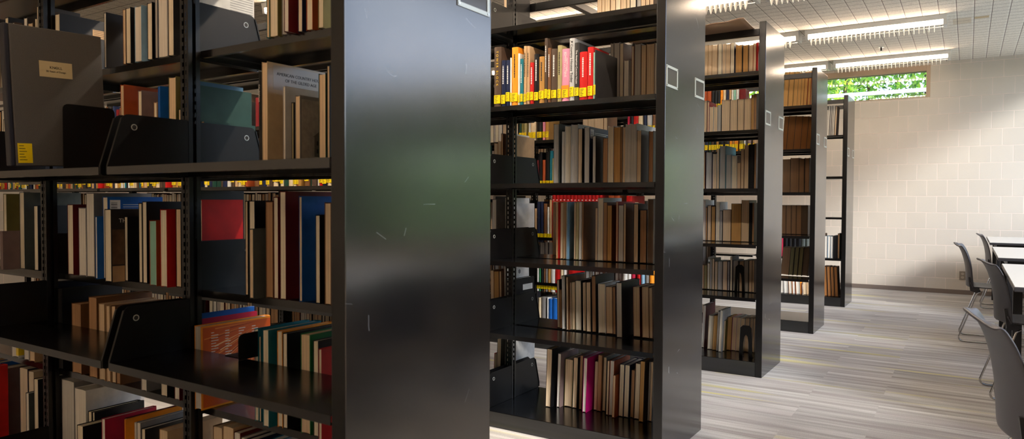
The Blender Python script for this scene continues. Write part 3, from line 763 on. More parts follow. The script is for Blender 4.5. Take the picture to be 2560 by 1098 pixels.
  (-0.3878,-0.3760,1.651,0.272,0.195,'charcoal','tan',0,'',0,0),
  (-0.3735,-0.3508,1.652,0.274,0.197,'rust','lightgray',0,'',0,0),
  (-0.3443,-0.3317,1.628,0.210,0.140,'rust','tan',0,'',0,0),
  (-0.3265,-0.3023,1.664,0.259,0.186,'navy','cream',0,'',0,0),
  (-0.3011,-0.2748,1.666,0.259,0.187,'navy','cream',0,'',0,0),
  (-0.2704,-0.2529,1.677,0.236,0.170,'slate','brown',0,'',0,0),
  (-0.2468,-0.2123,1.668,0.273,0.197,'brown','cream',0,'',0,0),
  (-0.2107,-0.1875,1.639,0.294,0.212,'umber','gold',0,'',0,0),
  (-0.1794,-0.1727,1.673,0.288,0.207,'gray','gray',0,'',0,0),
  (-0.1719,-0.1578,1.671,0.290,0.209,'black','tan',0,'',0,0),
 ]),
 (2,1.600,5,0,0,[
  (-1.4493,-1.4021,3.462,0.260,0.187,'tan','tan',0,'',0,0),
  (-1.4013,-1.3494,3.462,0.270,0.194,'tan','tan',0,'',0,0),
  (-1.3486,-1.2732,3.462,0.260,0.187,'tan','tan',0,'',0,0),
  (-1.2704,-1.2395,3.462,0.260,0.187,'brown','tan',0,'',0,0),
 ]),
 (2,1.600,5,0,1,[
  (-1.8610,-1.8420,3.177,0.250,0.180,'darkgreen','white',1,'',0,1),
  (-1.8392,-1.8189,3.177,0.230,0.166,'olive','white',1,'',0,1),
  (-1.8154,-1.7945,3.177,0.240,0.173,'khaki','white',1,'',0,1),
  (-1.7757,-1.7584,3.177,0.250,0.180,'white','white',1,'',0,1),
  (-1.7556,-1.7116,3.177,0.260,0.187,'cream','white',1,'',0,1),
  (-1.6979,-1.6571,3.177,0.250,0.180,'black','white',1,'',0,1),
  (-1.6490,-1.6287,3.177,0.240,0.173,'pink','white',1,'',0,1),
  (-1.6233,-1.5965,3.177,0.240,0.173,'gold','white',1,'',0,1),
  (-0.9507,-0.9343,3.177,0.220,0.158,'crimson','white',1,'',0,1),
  (-0.9285,-0.9075,3.177,0.220,0.158,'black','white',1,'',0,1),
  (-0.9040,-0.8705,3.177,0.240,0.173,'red','white',1,'',0,1),
  (-0.8671,-0.8361,3.177,0.230,0.166,'cream','white',1,'',0,1),
  (-0.8293,-0.8076,3.177,0.240,0.173,'navy','white',1,'',0,1),
  (-0.8020,-0.7680,3.177,0.250,0.180,'lightgray','white',1,'',0,1),
  (-0.7613,-0.7445,3.177,0.220,0.158,'brown','white',1,'',0,1),
 ]),
 (2,1.225,4,0,1,[
  (-1.6978,-1.6821,3.177,0.223,0.160,'darkred','white',1,'',0,1),
  (-1.6796,-1.6537,3.177,0.284,0.204,'black','white',1,'',0,1),
  (-1.6481,-1.6245,3.177,0.224,0.161,'rust','white',1,'',0,1),
  (-1.6200,-1.5891,3.177,0.284,0.205,'black','white',1,'',0,1),
  (-1.5844,-1.5650,3.177,0.292,0.210,'teal','white',1,'',0,1),
  (-1.5629,-1.5489,3.177,0.234,0.168,'khaki','white',1,'',0,1),
 ]),
 (2,0.820,3,0,1,[
  (-1.7169,-1.6990,3.177,0.257,0.185,'tan','white',1,'',0,1),
  (-1.6951,-1.6718,3.177,0.310,0.223,'navy','white',1,'',0,1),
  (-1.6677,-1.6406,3.177,0.310,0.223,'navy','white',1,'',0,1),
  (-1.6351,-1.6088,3.177,0.295,0.213,'brown','white',1,'',0,1),
  (-1.6040,-1.5885,3.177,0.269,0.194,'white','white',1,'',0,1),
  (-1.5853,-1.5666,3.177,0.325,0.234,'tan','white',1,'',0,1),
 ]),
 (2,0.820,3,0,0,[
  (-1.5620,-1.5341,3.177,0.360,0.235,'red','white',1,'',1,1),
  (-1.5308,-1.5030,3.177,0.360,0.235,'red','white',1,'',1,1),
  (-1.4997,-1.4721,3.177,0.360,0.235,'red','white',1,'',1,1),
  (-1.4688,-1.4414,3.177,0.360,0.235,'red','white',1,'',1,1),
  (-1.4381,-1.4109,3.177,0.360,0.235,'red','white',1,'',1,1),
  (-1.4076,-1.3806,3.177,0.360,0.235,'red','white',1,'',1,1),
  (-1.3773,-1.3504,3.177,0.359,0.235,'red','white',1,'',1,1),
  (-1.3472,-1.3205,3.177,0.359,0.235,'red','white',1,'',1,1),
  (-1.3173,-1.2907,3.177,0.359,0.235,'red','white',1,'',1,1),
  (-1.2875,-1.2611,3.177,0.359,0.235,'red','white',1,'',1,1),
  (-1.2580,-1.2317,3.177,0.359,0.235,'red','white',1,'',1,1),
  (-1.2286,-1.2025,3.177,0.359,0.235,'red','white',1,'',1,1),
  (-1.1994,-1.1734,3.177,0.359,0.235,'red','white',1,'',1,1),
  (-1.1703,-1.1445,3.177,0.359,0.235,'red','white',1,'',1,1),
  (-1.0933,-1.0523,3.177,0.356,0.235,'rust','white',1,'',0,1),
  (-1.0493,-1.0075,3.177,0.356,0.235,'rust','white',1,'',0,1),
  (-0.9542,-0.9103,3.177,0.354,0.235,'red','white',1,'',0,1),
 ]),
 (2,0.440,2,0,1,[
  (-1.6938,-1.6773,3.177,0.207,0.149,'white','white',1,'',0,1),
  (-1.6730,-1.6594,3.177,0.208,0.150,'green','white',1,'',0,1),
  (-1.6558,-1.6373,3.177,0.209,0.150,'black','white',1,'',0,1),
  (-1.6344,-1.6174,3.177,0.210,0.151,'brown','white',1,'',0,1),
  (-1.6146,-1.6004,3.177,0.211,0.152,'gray','white',1,'',0,1),
  (-1.5976,-1.5744,3.177,0.212,0.153,'gold','white',1,'',0,1),
  (-1.5694,-1.5359,3.177,0.214,0.154,'white','white',1,'',0,1),
  (-1.5303,-1.4921,3.177,0.210,0.151,'red','white',1,'',0,1),
  (-1.4873,-1.4638,3.177,0.212,0.152,'cream','white',1,'',0,1),
  (-1.4597,-1.4432,3.177,0.204,0.147,'white','white',1,'',0,1),
  (-1.4146,-1.3564,3.177,0.210,0.151,'red','white',1,'',0,1),
  (-0.9751,-0.9423,3.177,0.219,0.157,'white','white',1,'',0,1),
  (-0.9404,-0.9146,3.177,0.220,0.159,'white','white',1,'',0,1),
  (-0.9109,-0.8852,3.177,0.210,0.152,'crimson','white',1,'',0,1),
  (-0.8676,-0.8452,3.177,0.213,0.153,'red','white',1,'',0,1),
  (-0.8379,-0.8114,3.177,0.209,0.150,'paleblue','white',1,'',0,1),
  (-0.8054,-0.7815,3.177,0.208,0.150,'gray','white',1,'',0,1),
  (-0.7744,-0.7471,3.177,0.207,0.149,'orange','white',1,'',0,1),
 ]),
 (2,0.097,1,0,0,[
  (-1.6971,-1.6827,3.177,0.292,0.210,'charcoal','white',1,'',0,1),
  (-1.6798,-1.6576,3.177,0.290,0.209,'cream','white',1,'',0,1),
  (-1.6526,-1.6170,3.177,0.299,0.215,'gray','white',1,'',0,1),
  (-1.6007,-1.5915,3.177,0.299,0.215,'white','white',1,'',0,1),
  (-1.5886,-1.5584,3.177,0.289,0.208,'blue','white',1,'ital',0,1),
  (-1.5549,-1.5186,3.177,0.295,0.212,'blue','white',1,'',0,1),
 ]),
 (2,1.975,6,0,0,[
  (-0.4918,-0.4649,3.462,0.268,0.193,'tan','tan',0,'',0,0),
  (-0.4641,-0.4375,3.462,0.265,0.191,'tan','tan',0,'',0,0),
  (-0.4367,-0.3968,3.462,0.262,0.188,'tan','tan',0,'',0,0),
  (-0.3949,-0.3659,3.462,0.266,0.192,'black','cream',0,'',0,0),
  (-0.3643,-0.3407,3.462,0.263,0.190,'white','tan',0,'',0,0),
  (-0.3400,-0.3080,3.462,0.260,0.187,'tan','tan',0,'',0,0),
  (-0.3072,-0.2810,3.462,0.263,0.189,'navy','cream',0,'',0,0),
  (-0.2724,-0.2278,3.462,0.245,0.177,'charcoal','gold',0,'',0,0),
  (-0.2224,-0.1854,3.462,0.240,0.173,'charcoal','gold',0,'',0,0),
  (-0.1824,-0.1539,3.462,0.236,0.170,'tan','tan',0,'',0,0),
  (-0.1531,-0.1334,3.462,0.245,0.176,'red','tan',0,'',0,0),
  (-0.1311,-0.1207,3.462,0.249,0.179,'red','red',0,'',0,1),
 ]),
 (2,1.600,5,0,0,[
  (-0.4874,-0.4673,3.462,0.252,0.182,'mauve','tan',0,'',0,0),
  (-0.4648,-0.4514,3.462,0.242,0.174,'red','tan',0,'',0,1),
  (-0.4496,-0.4216,3.462,0.206,0.149,'lightgray','tan',0,'',0,0),
  (-0.4210,-0.3922,3.462,0.204,0.147,'lightgray','tan',0,'',0,0),
  (-0.3914,-0.3677,3.462,0.215,0.155,'slate','gray',0,'',0,0),
  (-0.3647,-0.3058,3.462,0.248,0.179,'umber','tan',0,'',0,0),
  (-0.3051,-0.2554,3.462,0.244,0.176,'umber','tan',0,'',0,0),
  (-0.2546,-0.2103,3.462,0.247,0.178,'umber','tan',0,'',0,0),
  (-0.2095,-0.1633,3.462,0.247,0.178,'umber','tan',0,'',0,0),
  (-0.1626,-0.1435,3.462,0.270,0.195,'tan','gold',0,'',0,0),
  (-0.1427,-0.1265,3.462,0.275,0.198,'gray','brown',0,'',0,0),
 ]),
 (2,1.222,4,0,0,[
  (-0.4920,-0.4763,3.462,0.266,0.191,'darkred','tan',0,'',0,0),
  (-0.4706,-0.4272,3.462,0.265,0.191,'navy','lightgray',0,'',0,0),
  (-0.4231,-0.3943,3.462,0.251,0.181,'lightgray','tan',0,'',0,0),
  (-0.3935,-0.3763,3.462,0.287,0.207,'slate','tan',0,'',0,0),
  (-0.3740,-0.3319,3.462,0.305,0.260,'teal','gray',0,'',0,0),
  (-0.3296,-0.2903,3.462,0.242,0.174,'teal','gray',0,'',0,0),
  (-0.2895,-0.2527,3.462,0.234,0.169,'white','cream',0,'',0,0),
  (-0.2520,-0.2282,3.462,0.185,0.133,'brown','tan',0,'',0,0),
  (-0.2275,-0.2060,3.462,0.275,0.198,'brown','tan',0,'',0,0),
  (-0.2052,-0.1740,3.462,0.304,0.219,'charcoal','tan',0,'',0,0),
  (-0.1710,-0.1408,3.462,0.309,0.222,'black','black',0,'',0,0),
  (-0.1371,-0.1242,3.462,0.314,0.226,'charcoal','brown',0,'',0,0),
 ]),
 (2,0.857,3,0,0,[
  (-0.4994,-0.4695,3.462,0.289,0.208,'white','white',0,'',0,0),
  (-0.4688,-0.4567,3.462,0.239,0.172,'black','brown',0,'',0,1),
  (-0.4551,-0.4291,3.462,0.252,0.181,'umber','tan',0,'',0,0),
  (-0.4276,-0.3994,3.462,0.246,0.177,'black','gold',0,'',0,0),
  (-0.3955,-0.3687,3.462,0.277,0.199,'white','cream',0,'',0,0),
  (-0.3680,-0.3503,3.462,0.216,0.155,'slate','gray',0,'',0,1),
  (-0.3471,-0.2906,3.462,0.222,0.160,'umber','tan',0,'',0,0),
  (-0.2890,-0.2202,3.462,0.265,0.191,'umber','gold',0,'',0,0),
  (-0.2195,-0.1669,3.462,0.290,0.209,'olive','tan',0,'',0,0),
  (-0.1661,-0.1481,3.462,0.272,0.196,'black','black',0,'',0,0),
  (-0.1450,-0.1333,3.462,0.272,0.196,'olive','brown',0,'',0,1),
 ]),
 (2,0.511,2,0,0,[
  (-0.4961,-0.4766,3.462,0.173,0.125,'brown','tan',0,'',0,1),
  (-0.4758,-0.4529,3.462,0.174,0.126,'brown','olive',0,'',0,0),
  (-0.4520,-0.4340,3.462,0.188,0.135,'olive','cream',0,'',0,1),
  (-0.4334,-0.4191,3.462,0.220,0.158,'olive','gray',0,'',0,1),
  (-0.4183,-0.4022,3.462,0.221,0.159,'black','tan',0,'',0,1),
  (-0.3997,-0.3793,3.462,0.203,0.146,'olive','tan',0,'',0,0),
  (-0.3786,-0.3453,3.462,0.205,0.147,'slate','gray',0,'',0,0),
  (-0.3429,-0.3107,3.462,0.206,0.149,'mauve','tan',0,'',0,0),
  (-0.3075,-0.2957,3.462,0.208,0.149,'black','gray',0,'',0,1),
  (-0.2919,-0.2764,3.462,0.239,0.172,'navy','cream',0,'',0,1),
  (-0.2724,-0.2357,3.462,0.216,0.155,'charcoal','gray',0,'',0,0),
  (-0.2279,-0.1976,3.462,0.212,0.153,'gray','tan',0,'',0,0),
  (-0.1968,-0.1669,3.462,0.220,0.158,'slate','gray',0,'',0,0),
  (-0.1638,-0.1422,3.462,0.221,0.159,'umber','tan',0,'',0,0),
  (-0.1414,-0.1274,3.462,0.222,0.160,'brown','tan',0,'',0,1),
 ]),
 (2,0.097,1,2.2,0,[
  (-0.4810,-0.4584,3.428,0.305,0.220,'darkred','white',0,'',0,0),
  (-0.4258,-0.3880,3.396,0.240,0.173,'tan','cream',0,'',0,0),
  (-0.3874,-0.3568,3.384,0.245,0.176,'brown','gold',0,'',0,0),
  (-0.3559,-0.3387,3.368,0.280,0.201,'slate','gray',0,'',0,0),
  (-0.3339,-0.3171,3.351,0.290,0.209,'white','cream',0,'',0,0),
  (-0.3163,-0.3059,3.392,0.213,0.153,'olive','tan',0,'',0,1),
  (-0.3051,-0.2748,3.438,0.233,0.167,'brown','gold',0,'',0,0),
  (-0.2740,-0.2442,3.447,0.235,0.169,'pink','tan',0,'',0,0),
  (-0.2434,-0.2186,3.445,0.237,0.171,'lightgray','tan',0,'',0,0),
  (-0.2178,-0.1894,3.443,0.234,0.169,'white','tan',0,'',0,0),
  (-0.1886,-0.1594,3.450,0.236,0.170,'lightgray','tan',0,'',0,0),
  (-0.1586,-0.1394,3.462,0.237,0.170,'lightgray','tan',0,'',0,0),
  (-0.1386,-0.1234,3.462,0.238,0.172,'gray','tan',0,'',0,0),
 ]),
 (3,1.969,6,0,1,[
  (-0.9805,-0.9559,4.999,0.201,0.145,'rust','white',1,'',0,1),
  (-0.9510,-0.9151,4.999,0.198,0.143,'rust','white',1,'',0,1),
  (-0.9070,-0.8875,4.999,0.196,0.141,'black','white',1,'',0,1),
  (-0.8826,-0.8584,4.999,0.193,0.139,'black','white',1,'',0,1),
  (-0.8536,-0.8327,4.999,0.191,0.138,'black','white',1,'',0,1),
  (-0.8279,-0.8071,4.999,0.189,0.136,'orange','white',1,'',0,1),
  (-0.8023,-0.7800,4.999,0.187,0.135,'cream','white',1,'',0,1),
  (-0.7752,-0.7530,4.999,0.185,0.133,'navy','white',1,'',0,1),
  (-0.7482,-0.7309,4.999,0.183,0.132,'tan','white',1,'',0,1),
  (-0.7261,-0.7120,4.999,0.181,0.130,'white','white',1,'',0,1),
  (-0.7088,-0.6900,4.999,0.180,0.129,'mint','white',1,'',0,1),
  (-0.6853,-0.6634,4.999,0.182,0.131,'white','white',1,'grid',0,1),
  (-0.6572,-0.6014,4.999,0.182,0.131,'darkred','white',1,'',0,1),
 ]),
 (3,1.593,5,0,1,[
  (-0.9679,-0.9405,4.999,0.200,0.144,'navy','white',1,'',0,1),
  (-0.9303,-0.9116,4.999,0.200,0.144,'darkgreen','white',1,'',0,1),
  (-0.9082,-0.8828,4.999,0.200,0.144,'umber','white',1,'',0,1),
  (-0.8805,-0.8626,4.999,0.200,0.144,'black','white',1,'',0,1),
  (-0.8603,-0.8418,4.999,0.200,0.144,'gold','white',1,'',0,1),
  (-0.8374,-0.7983,4.999,0.240,0.173,'black','white',1,'',0,1),
  (-0.7784,-0.7459,4.999,0.220,0.158,'charcoal','white',1,'',0,1),
  (-0.7393,-0.7209,4.999,0.220,0.158,'orange','white',1,'',0,1),
  (-0.7189,-0.6966,4.999,0.200,0.144,'gold','white',1,'',0,1),
  (-0.6933,-0.6819,4.999,0.200,0.144,'orange','white',1,'',0,1),
  (-0.6802,-0.6665,4.999,0.210,0.151,'orange','white',1,'',0,1),
  (-0.6509,-0.6185,4.999,0.220,0.158,'olive','white',1,'',0,1),
  (-0.6120,-0.5991,4.999,0.220,0.158,'white','white',1,'',0,1),
  (-0.5766,-0.5510,4.999,0.220,0.158,'mauve','white',1,'',0,1),
  (-0.5318,-0.5032,4.999,0.220,0.158,'tan','white',1,'',0,1),
 ]),
 (3,1.969,6,3,0,[
  (-0.3430,-0.3009,5.284,0.351,0.214,'umber','gold',0,'',0,0),
  (-0.3001,-0.2574,5.284,0.347,0.214,'umber','gold',0,'',0,0),
  (-0.2566,-0.2213,5.284,0.343,0.214,'olive','gold',0,'',0,0),
  (-0.2205,-0.1946,5.284,0.335,0.214,'tan','gold',0,'',0,0),
  (-0.1938,-0.1681,5.284,0.327,0.214,'olive','gold',0,'',0,0),
  (-0.1673,-0.1393,5.284,0.335,0.214,'rust','gold',0,'',0,0),
  (-0.1360,-0.1127,5.284,0.337,0.214,'rust','gold',0,'',0,0),
  (-0.1108,-0.0927,5.284,0.341,0.214,'rust','brown',0,'',0,0),
 ]),
 (3,1.593,5,4,0,[
  (-0.3440,-0.3060,5.284,0.323,0.233,'umber','amber',0,'',0,0),
  (-0.3052,-0.2457,5.284,0.323,0.232,'umber','amber',0,'',0,0),
  (-0.2451,-0.1871,5.284,0.319,0.230,'umber','amber',0,'',0,0),
  (-0.1865,-0.1362,5.284,0.314,0.226,'umber','amber',0,'',0,0),
  (-0.1356,-0.1012,5.284,0.309,0.222,'umber','amber',0,'',0,0),
 ]),
 (3,1.219,4,0,0,[
  (-0.3431,-0.2664,5.284,0.308,0.222,'umber','brown',0,'',0,0),
  (-0.2658,-0.1923,5.284,0.317,0.228,'umber','brown',0,'',0,0),
  (-0.1915,-0.1465,5.284,0.310,0.223,'black','brown',0,'',0,0),
  (-0.1425,-0.1040,5.284,0.314,0.226,'umber','brown',0,'',0,0),
 ]),
 (3,0.840,3,0,0,[
  (-0.3415,-0.2974,5.284,0.265,0.191,'umber','brown',0,'',0,0),
  (-0.2966,-0.2529,5.284,0.266,0.191,'umber','brown',0,'',0,0),
  (-0.2521,-0.2100,5.284,0.266,0.191,'umber','brown',0,'',0,0),
  (-0.2092,-0.1650,5.284,0.266,0.192,'umber','brown',0,'',0,0),
  (-0.1642,-0.1103,5.284,0.266,0.192,'black','umber',0,'',0,0),
 ]),
 (3,0.465,2,4,0,[
  (-0.3388,-0.2695,5.284,0.253,0.182,'umber','brown',0,'',0,0),
  (-0.2686,-0.2349,5.284,0.255,0.184,'black','olive',0,'',0,0),
  (-0.2303,-0.1968,5.284,0.257,0.185,'black','olive',0,'',0,0),
  (-0.1922,-0.1589,5.284,0.258,0.186,'black','olive',0,'',0,0),
  (-0.1543,-0.1050,5.284,0.260,0.187,'umber','umber',0,'',0,0),
 ]),
 (4,0.520,2,0,0,[
  (-0.6748,-0.6509,6.868,0.218,0.157,'crimson','white',1,'',0,1),
  (-0.6418,-0.6032,6.868,0.211,0.152,'black','white',1,'',0,1),
  (-0.5957,-0.5617,6.868,0.213,0.153,'black','white',1,'',0,1),
  (-0.5528,-0.5146,6.868,0.214,0.154,'black','white',1,'',0,1),
  (-0.5058,-0.4620,6.868,0.216,0.155,'black','white',1,'',0,1),
  (-0.4547,-0.4156,6.868,0.217,0.156,'slate','white',1,'',0,1),
  (-0.4083,-0.3838,6.868,0.218,0.157,'slate','white',1,'',0,1),
 ]),
 (4,0.520,2,0,0,[
  (-0.2460,-0.2174,6.920,0.270,0.130,'brown','brown',0,'',0,1),
  (-0.2166,-0.1880,6.888,0.242,0.174,'paleblue','white',0,'',0,1),
  (-0.1838,-0.1572,6.888,0.243,0.175,'paleblue','white',0,'',0,1),
  (-0.1544,-0.1348,6.888,0.241,0.173,'lightgray','white',0,'',0,1),
  (-0.1279,-0.0904,6.888,0.249,0.179,'black','black',0,'',0,0),
  (-0.0864,-0.0684,6.888,0.273,0.193,'slate','brown',0,'',0,1),
 ]),
 (4,0.100,1,-3,0,[
  (-0.6810,-0.6389,6.898,0.137,0.120,'lightgray','white',0,'',0,1),
  (-0.6344,-0.5911,6.898,0.140,0.120,'lightgray','white',0,'',0,1),
  (-0.5822,-0.5495,6.898,0.140,0.120,'orange','white',0,'',0,1),
  (-0.5436,-0.5141,6.898,0.139,0.120,'rust','white',0,'',0,1),
  (-0.5067,-0.4612,6.898,0.142,0.120,'orange','white',0,'',0,1),
  (-0.4305,-0.3927,6.898,0.138,0.120,'tan','tan',0,'',0,1),
  (-0.2122,-0.1812,6.898,0.326,0.183,'umber','amber',0,'',0,0),
  (-0.1756,-0.1448,6.898,0.328,0.183,'umber','amber',0,'',0,0),
  (-0.1391,-0.1112,6.898,0.327,0.183,'umber','amber',0,'',0,0),
  (-0.1056,-0.0750,6.898,0.326,0.183,'umber','amber',0,'',0,0),
 ]),
 (4,1.860,5,2,0,[
  (-0.2121,-0.1950,6.898,0.325,0.183,'charcoal','white',0,'',0,1),
  (-0.1926,-0.1757,6.898,0.327,0.183,'mauve','gray',0,'',0,1),
  (-0.1721,-0.1612,6.898,0.329,0.183,'gray','white',0,'',0,1),
  (-0.1588,-0.1443,6.898,0.328,0.183,'black','white',0,'',0,1),
  (-0.1406,-0.1250,6.898,0.320,0.183,'mauve','tan',0,'',0,1),
 ]),
]

rest = MB()
order = {}
for (i, z, sh, lean, lab, L_) in BOOKS:
    for b_ in L_: order.setdefault((i, sh, b_[7]), []).append((b_[0], id(b_)))
for k in order: order[k].sort(key=lambda t: -t[0])
say = lambda c: SAY.get(c, c)
bands = {}
for (i, z, sh, lean, lab, L_) in BOOKS:
    for b_ in L_:
        (x0, x1, y, h, d, cov, pg, sp, pr, mk, st) = b_
        w = x1-x0; a = math.radians(lean); zz = z+.0006+abs(math.sin(a))*w/2
        M0 = Matrix.Translation(((x0+x1)/2, y, zz)) @ Matrix.Rotation(a, 4, 'Y')
        if st:
            book_geom(rest, rest, w, h, d, cov, pg, sp, M0)
            if lab: sticker(rest, w, .02, .045, M0)
            if mk: rest.box(-w*.2, w*.2, -.0012, -.0006, h-.04, h-.034, WINK, M0)
            continue
        kind, cat = ('bound_volume', 'bound volume') if i == 3 else (('magazine', 'magazine') if i == 4 and z > 1 else ('book', 'book'))
        pos = NUM[[q[1] for q in order[(i, sh, sp)]].index(id(b_))]
        size = 'thick' if w > .042 else ('thin' if w < .014 else ('tall' if h > .29 else ('small' if h < .19 else '')))
        nm = 'volume' if i == 3 else kind
        if sp and lab: lb = f'{size} {say(cov)} {nm} with yellow spine label, {pos} spine from end panel, {SHELFN[sh]} shelf, {CASE[i]} bookcase'
        elif sp: lb = f'{size} {say(cov)} {nm}, spine out, {pos} spine from end panel, {SHELFN[sh]} shelf, {CASE[i]} bookcase'
        else: lb = f'{size} {say(cov)} {nm}, {say(pg)} page edges out, {pos} from end panel, {SHELFN[sh]} shelf, {CASE[i]} bookcase'
        custom = {'tower': 'brown book titled TOWER BLOCK in yellow, on second bookcase', 'lutyens': 'pink book on EDWIN LUTYENS with yellow spine label, second bookcase',
          'today': 'tall pale grey book titled Country Houses Today, second bookcase', 'american': 'dark book titled The American Country House, second bookcase',
          'abstract': 'large book with streaked orange cover and white print, low on front bookcase', 'houses': 'large plastic-wrapped book on American country houses, fourth shelf, front bookcase',
          'drawing': 'grey book with a building drawn on its cover, front bookcase', 'the': 'paperback with THE on its dark photo cover, third shelf, front bookcase',
          'cal': 'narrow black book titled CALIFORNIA beside the plastic-wrapped book, front bookcase'}
        if pr in custom: lb = custom[pr]
        if len(lb.split()) > 16: lb = lb.replace(size, '', 1) if size else lb
        if len(lb.split()) > 16: lb = lb.replace(' page edges out', ' pages out').replace('with yellow spine label', 'yellow-labelled')
        if len(lb.split()) > 16: lb = lb.replace(' spine from', ' from')
        e = thing(kind, ' '.join(lb.split()), cat, ((x0+x1)/2, y, zz), 0, f'{cat}s on the {SHELFN[sh]} shelf of the {CASE[i]} bookcase')
        e.rotation_euler = (0, a, 0)
        mc, mp_ = MB(), MB(); book_geom(mc, mp_, w, h, d, cov, pg, sp)
        mc.build('cover', e); 
        if not sp or i < 2: mp_.build('pages', e)
        R = w/2+.0003
        if lab:
            m2 = MB(); rs = random.Random(int(abs(x0)*1e4)); sticker(m2, w*rs.uniform(.78, 1), rs.uniform(.013, .024), rs.uniform(.036, .046)); m2.build('call_number_label', e)
        if sp and lab and not pr and i == 1 and w > .012:       # small spine lettering too blurred to read
            m2 = MB(); ink = INK if cov in ('white','orange','tan','cream','khaki','lightgray','mint','gold','pink') else WINK
            zt = h*.88; q = 0
            while zt > h*.48:
                ln = .004+.004*((q*53) % 4)/3; m2.box(-min(.0032, w*.12), min(.0032, w*.12), -.0009, .001, zt-ln, zt, ink); zt -= ln+.0025; q += 1
            m2.build('spine_title', e)
        if pr == 'tower': text('spine_title', 'TOWER BLOCK', .0175, down_front(0, -.0006, h*.64), YINK, e, spacing=1.55)
        elif pr == 'lutyens':
            text('spine_title', 'EDWIN LUTYENS', .015, down_front(.001, -.0006, h*.70), WINK, e); text('spine_title', 'COUNTRY HOUSES', .007, down_front(.010, -.0006, h*.70), WINK, e)
            m2 = MB(); m2.box(-w/2+.0004, w/2-.0004, -.0006, .003, .018, .075, plain('orange_band', (240,140,40), .4)); m2.build('spine_band', e)
        elif pr == 'today': text('spine_title', 'Country Houses Today', .0185, down_front(0, -.0006, h*.60), INK, e); m2 = MB(); zm = h*.945; m2.prism([(-.006, zm+.006), (-.004, zm+.007), (0, zm), (.006, zm+.004), (.005, zm-.006), (-.001, zm-.004), (-.004, zm)], -.0009, .001, 1, INK); m2.build('publisher_mark', e)
        elif pr == 'american': text('spine_title', 'The American Country House', .0125, down_front(0, -.0006, h*.58), WINK, e)
        elif pr == 'cal': text('spine_title', 'CALIFORNIA', .009, down_front(0, -.0006, h*.78), WINK, e)
        elif pr == 'grid': text('spine_title', 'Grid', .02, down_front(0, -.0006, h*.72), REDINK, e)
        elif pr == 'houses':
            m2 = MB(); m2.box(w/2, R+.0002, .02, d-.012, h-.075, h-.006, plain('cover_panel_grey', (178,168,150), .18)); m2.build('cover_panel', e)
            text('cover_title', 'AMERICAN COUNTRY HOUSES', .0125, on_side(R+.0004, d*.52, h-.03), INK, e); text('cover_title', 'OF THE GILDED AGE', .0125, on_side(R+.0004, d*.52, h-.046), INK, e)
        elif pr == 'the':
            m2 = MB(); m2.box(w/2, R, .004, d-.02, .06, h*.72, plain('photo_print', (96,70,52), .3, noise=.5, nscale=30)); m2.box(w/2, R, .004, d-.02, .0, .055, cloth('tan')); m2.build('cover_picture', e)
            text('cover_title', 'THE', .02, on_side(R+.0003, .045, h*.84), WINK, e)
        elif pr == 'abstract':
            m2 = MB(); rr = random.Random(3); m2.box(w/2, R, .006, d-.006, .006, h-.006, plain('burnt_orange', (206,88,26), .3))
            for q in range(46):                                        # light rays fanning out from the top corner
                a0 = math.radians(182+84*q/46+rr.uniform(-.8, .8)); r0, r1 = rr.uniform(.03, .12), rr.uniform(.15, .30); wd_ = rr.uniform(.004, .012)
                cy_, cz_ = d*.96, h*.97
                pts = [(cy_+r0*math.cos(a0), cz_+r0*math.sin(a0)), (cy_+r1*math.cos(a0-wd_), cz_+r1*math.sin(a0-wd_)), (cy_+r1*math.cos(a0+wd_), cz_+r1*math.sin(a0+wd_))]
                if all(.006 < p[0] < d-.006 and .006 < p[1] < h-.006 for p in pts): m2.prism(pts, w/2, R+.0001, 0, plain('ray_print_%d' % (q % 3), ((238,150,70), (150,52,14), (246,196,140))[q % 3], .3))
            m2.build('cover_picture', e)
            for col in range(4):
                m2 = MB()
                for q in range(12):
                    l = .010+.016*rr.random(); m2.box(w/2, R+.0003, .035+col*.05, .035+col*.05+l, h*.9-q*.0085, h*.9-q*.0085+.0022, WINK)
                m2.build('cover_lettering', e)
        elif pr == 'drawing':
            m2 = MB(); g1, g2 = plain('drawn_building', (92,84,74), .4), plain('drawn_sky', (158,150,138), .4, noise=.2, nscale=60)
            m2.box(w/2, R, .006, d-.008, .01, h-.01, g2); m2.box(w/2, R+.0002, .05, d-.02, .03, .085, g1); m2.prism([(.045, .085), (d-.015, .085), (d*.55, .108)], w/2, R+.0002, 0, g1)
            for q in range(5):
                for s_ in range(2): m2.box(w/2, R+.0004, .058+q*.018, .064+q*.018, .04+s_*.022, .052+s_*.022, INK)
            m2.build('cover_picture', e)
        elif pr == 'leaf':
            m2 = MB()
            m2.prism([(d*.55+.011*math.cos(k*PI/6)*(1+.3*(k % 2)), h*.88+.011*math.sin(k*PI/6)*(1+.3*(k % 2))) for k in range(12)], w/2, R, 0, REDINK if i == 0 else plain('grey_ink', (120,120,120), .5))
            for q in range(14): m2.box(w/2, R, d*.55, d*.95, h*.72-q*.008, h*.72-q*.008+.0014, plain('grey_ink', (120,120,120), .5))
            m2.build('cover_lettering', e)
        elif pr in ('blurb', 'barcode'):
            m2 = MB(); 
            if pr == 'blurb':
                m2.box(w/2, R, d*.48, d*.9, h*.70, h*.84, cloth('tan') if i == 0 else WINK)
                for q in range(5): m2.box(w/2, R+.0002, d*.5, d*.84, h*.82-q*.007, h*.82-q*.007+.0012, INK if i == 0 else cloth('black'))
            else:
                m2.box(w/2, R, .008, .045, h*.80, h*.96, WINK)
                for q in range(9): m2.box(w/2, R+.0002, .012, .034, h*.82+q*.004, h*.82+q*.004+(.0012 if q % 3 else .0024), INK)
                for q in range(6): m2.box(w/2, R, .055, d*.85-.02*(q % 2), h*.9-q*.008, h*.9-q*.008+.002, WINK)
            m2.build('cover_lettering', e)
        elif pr == 'yellow':
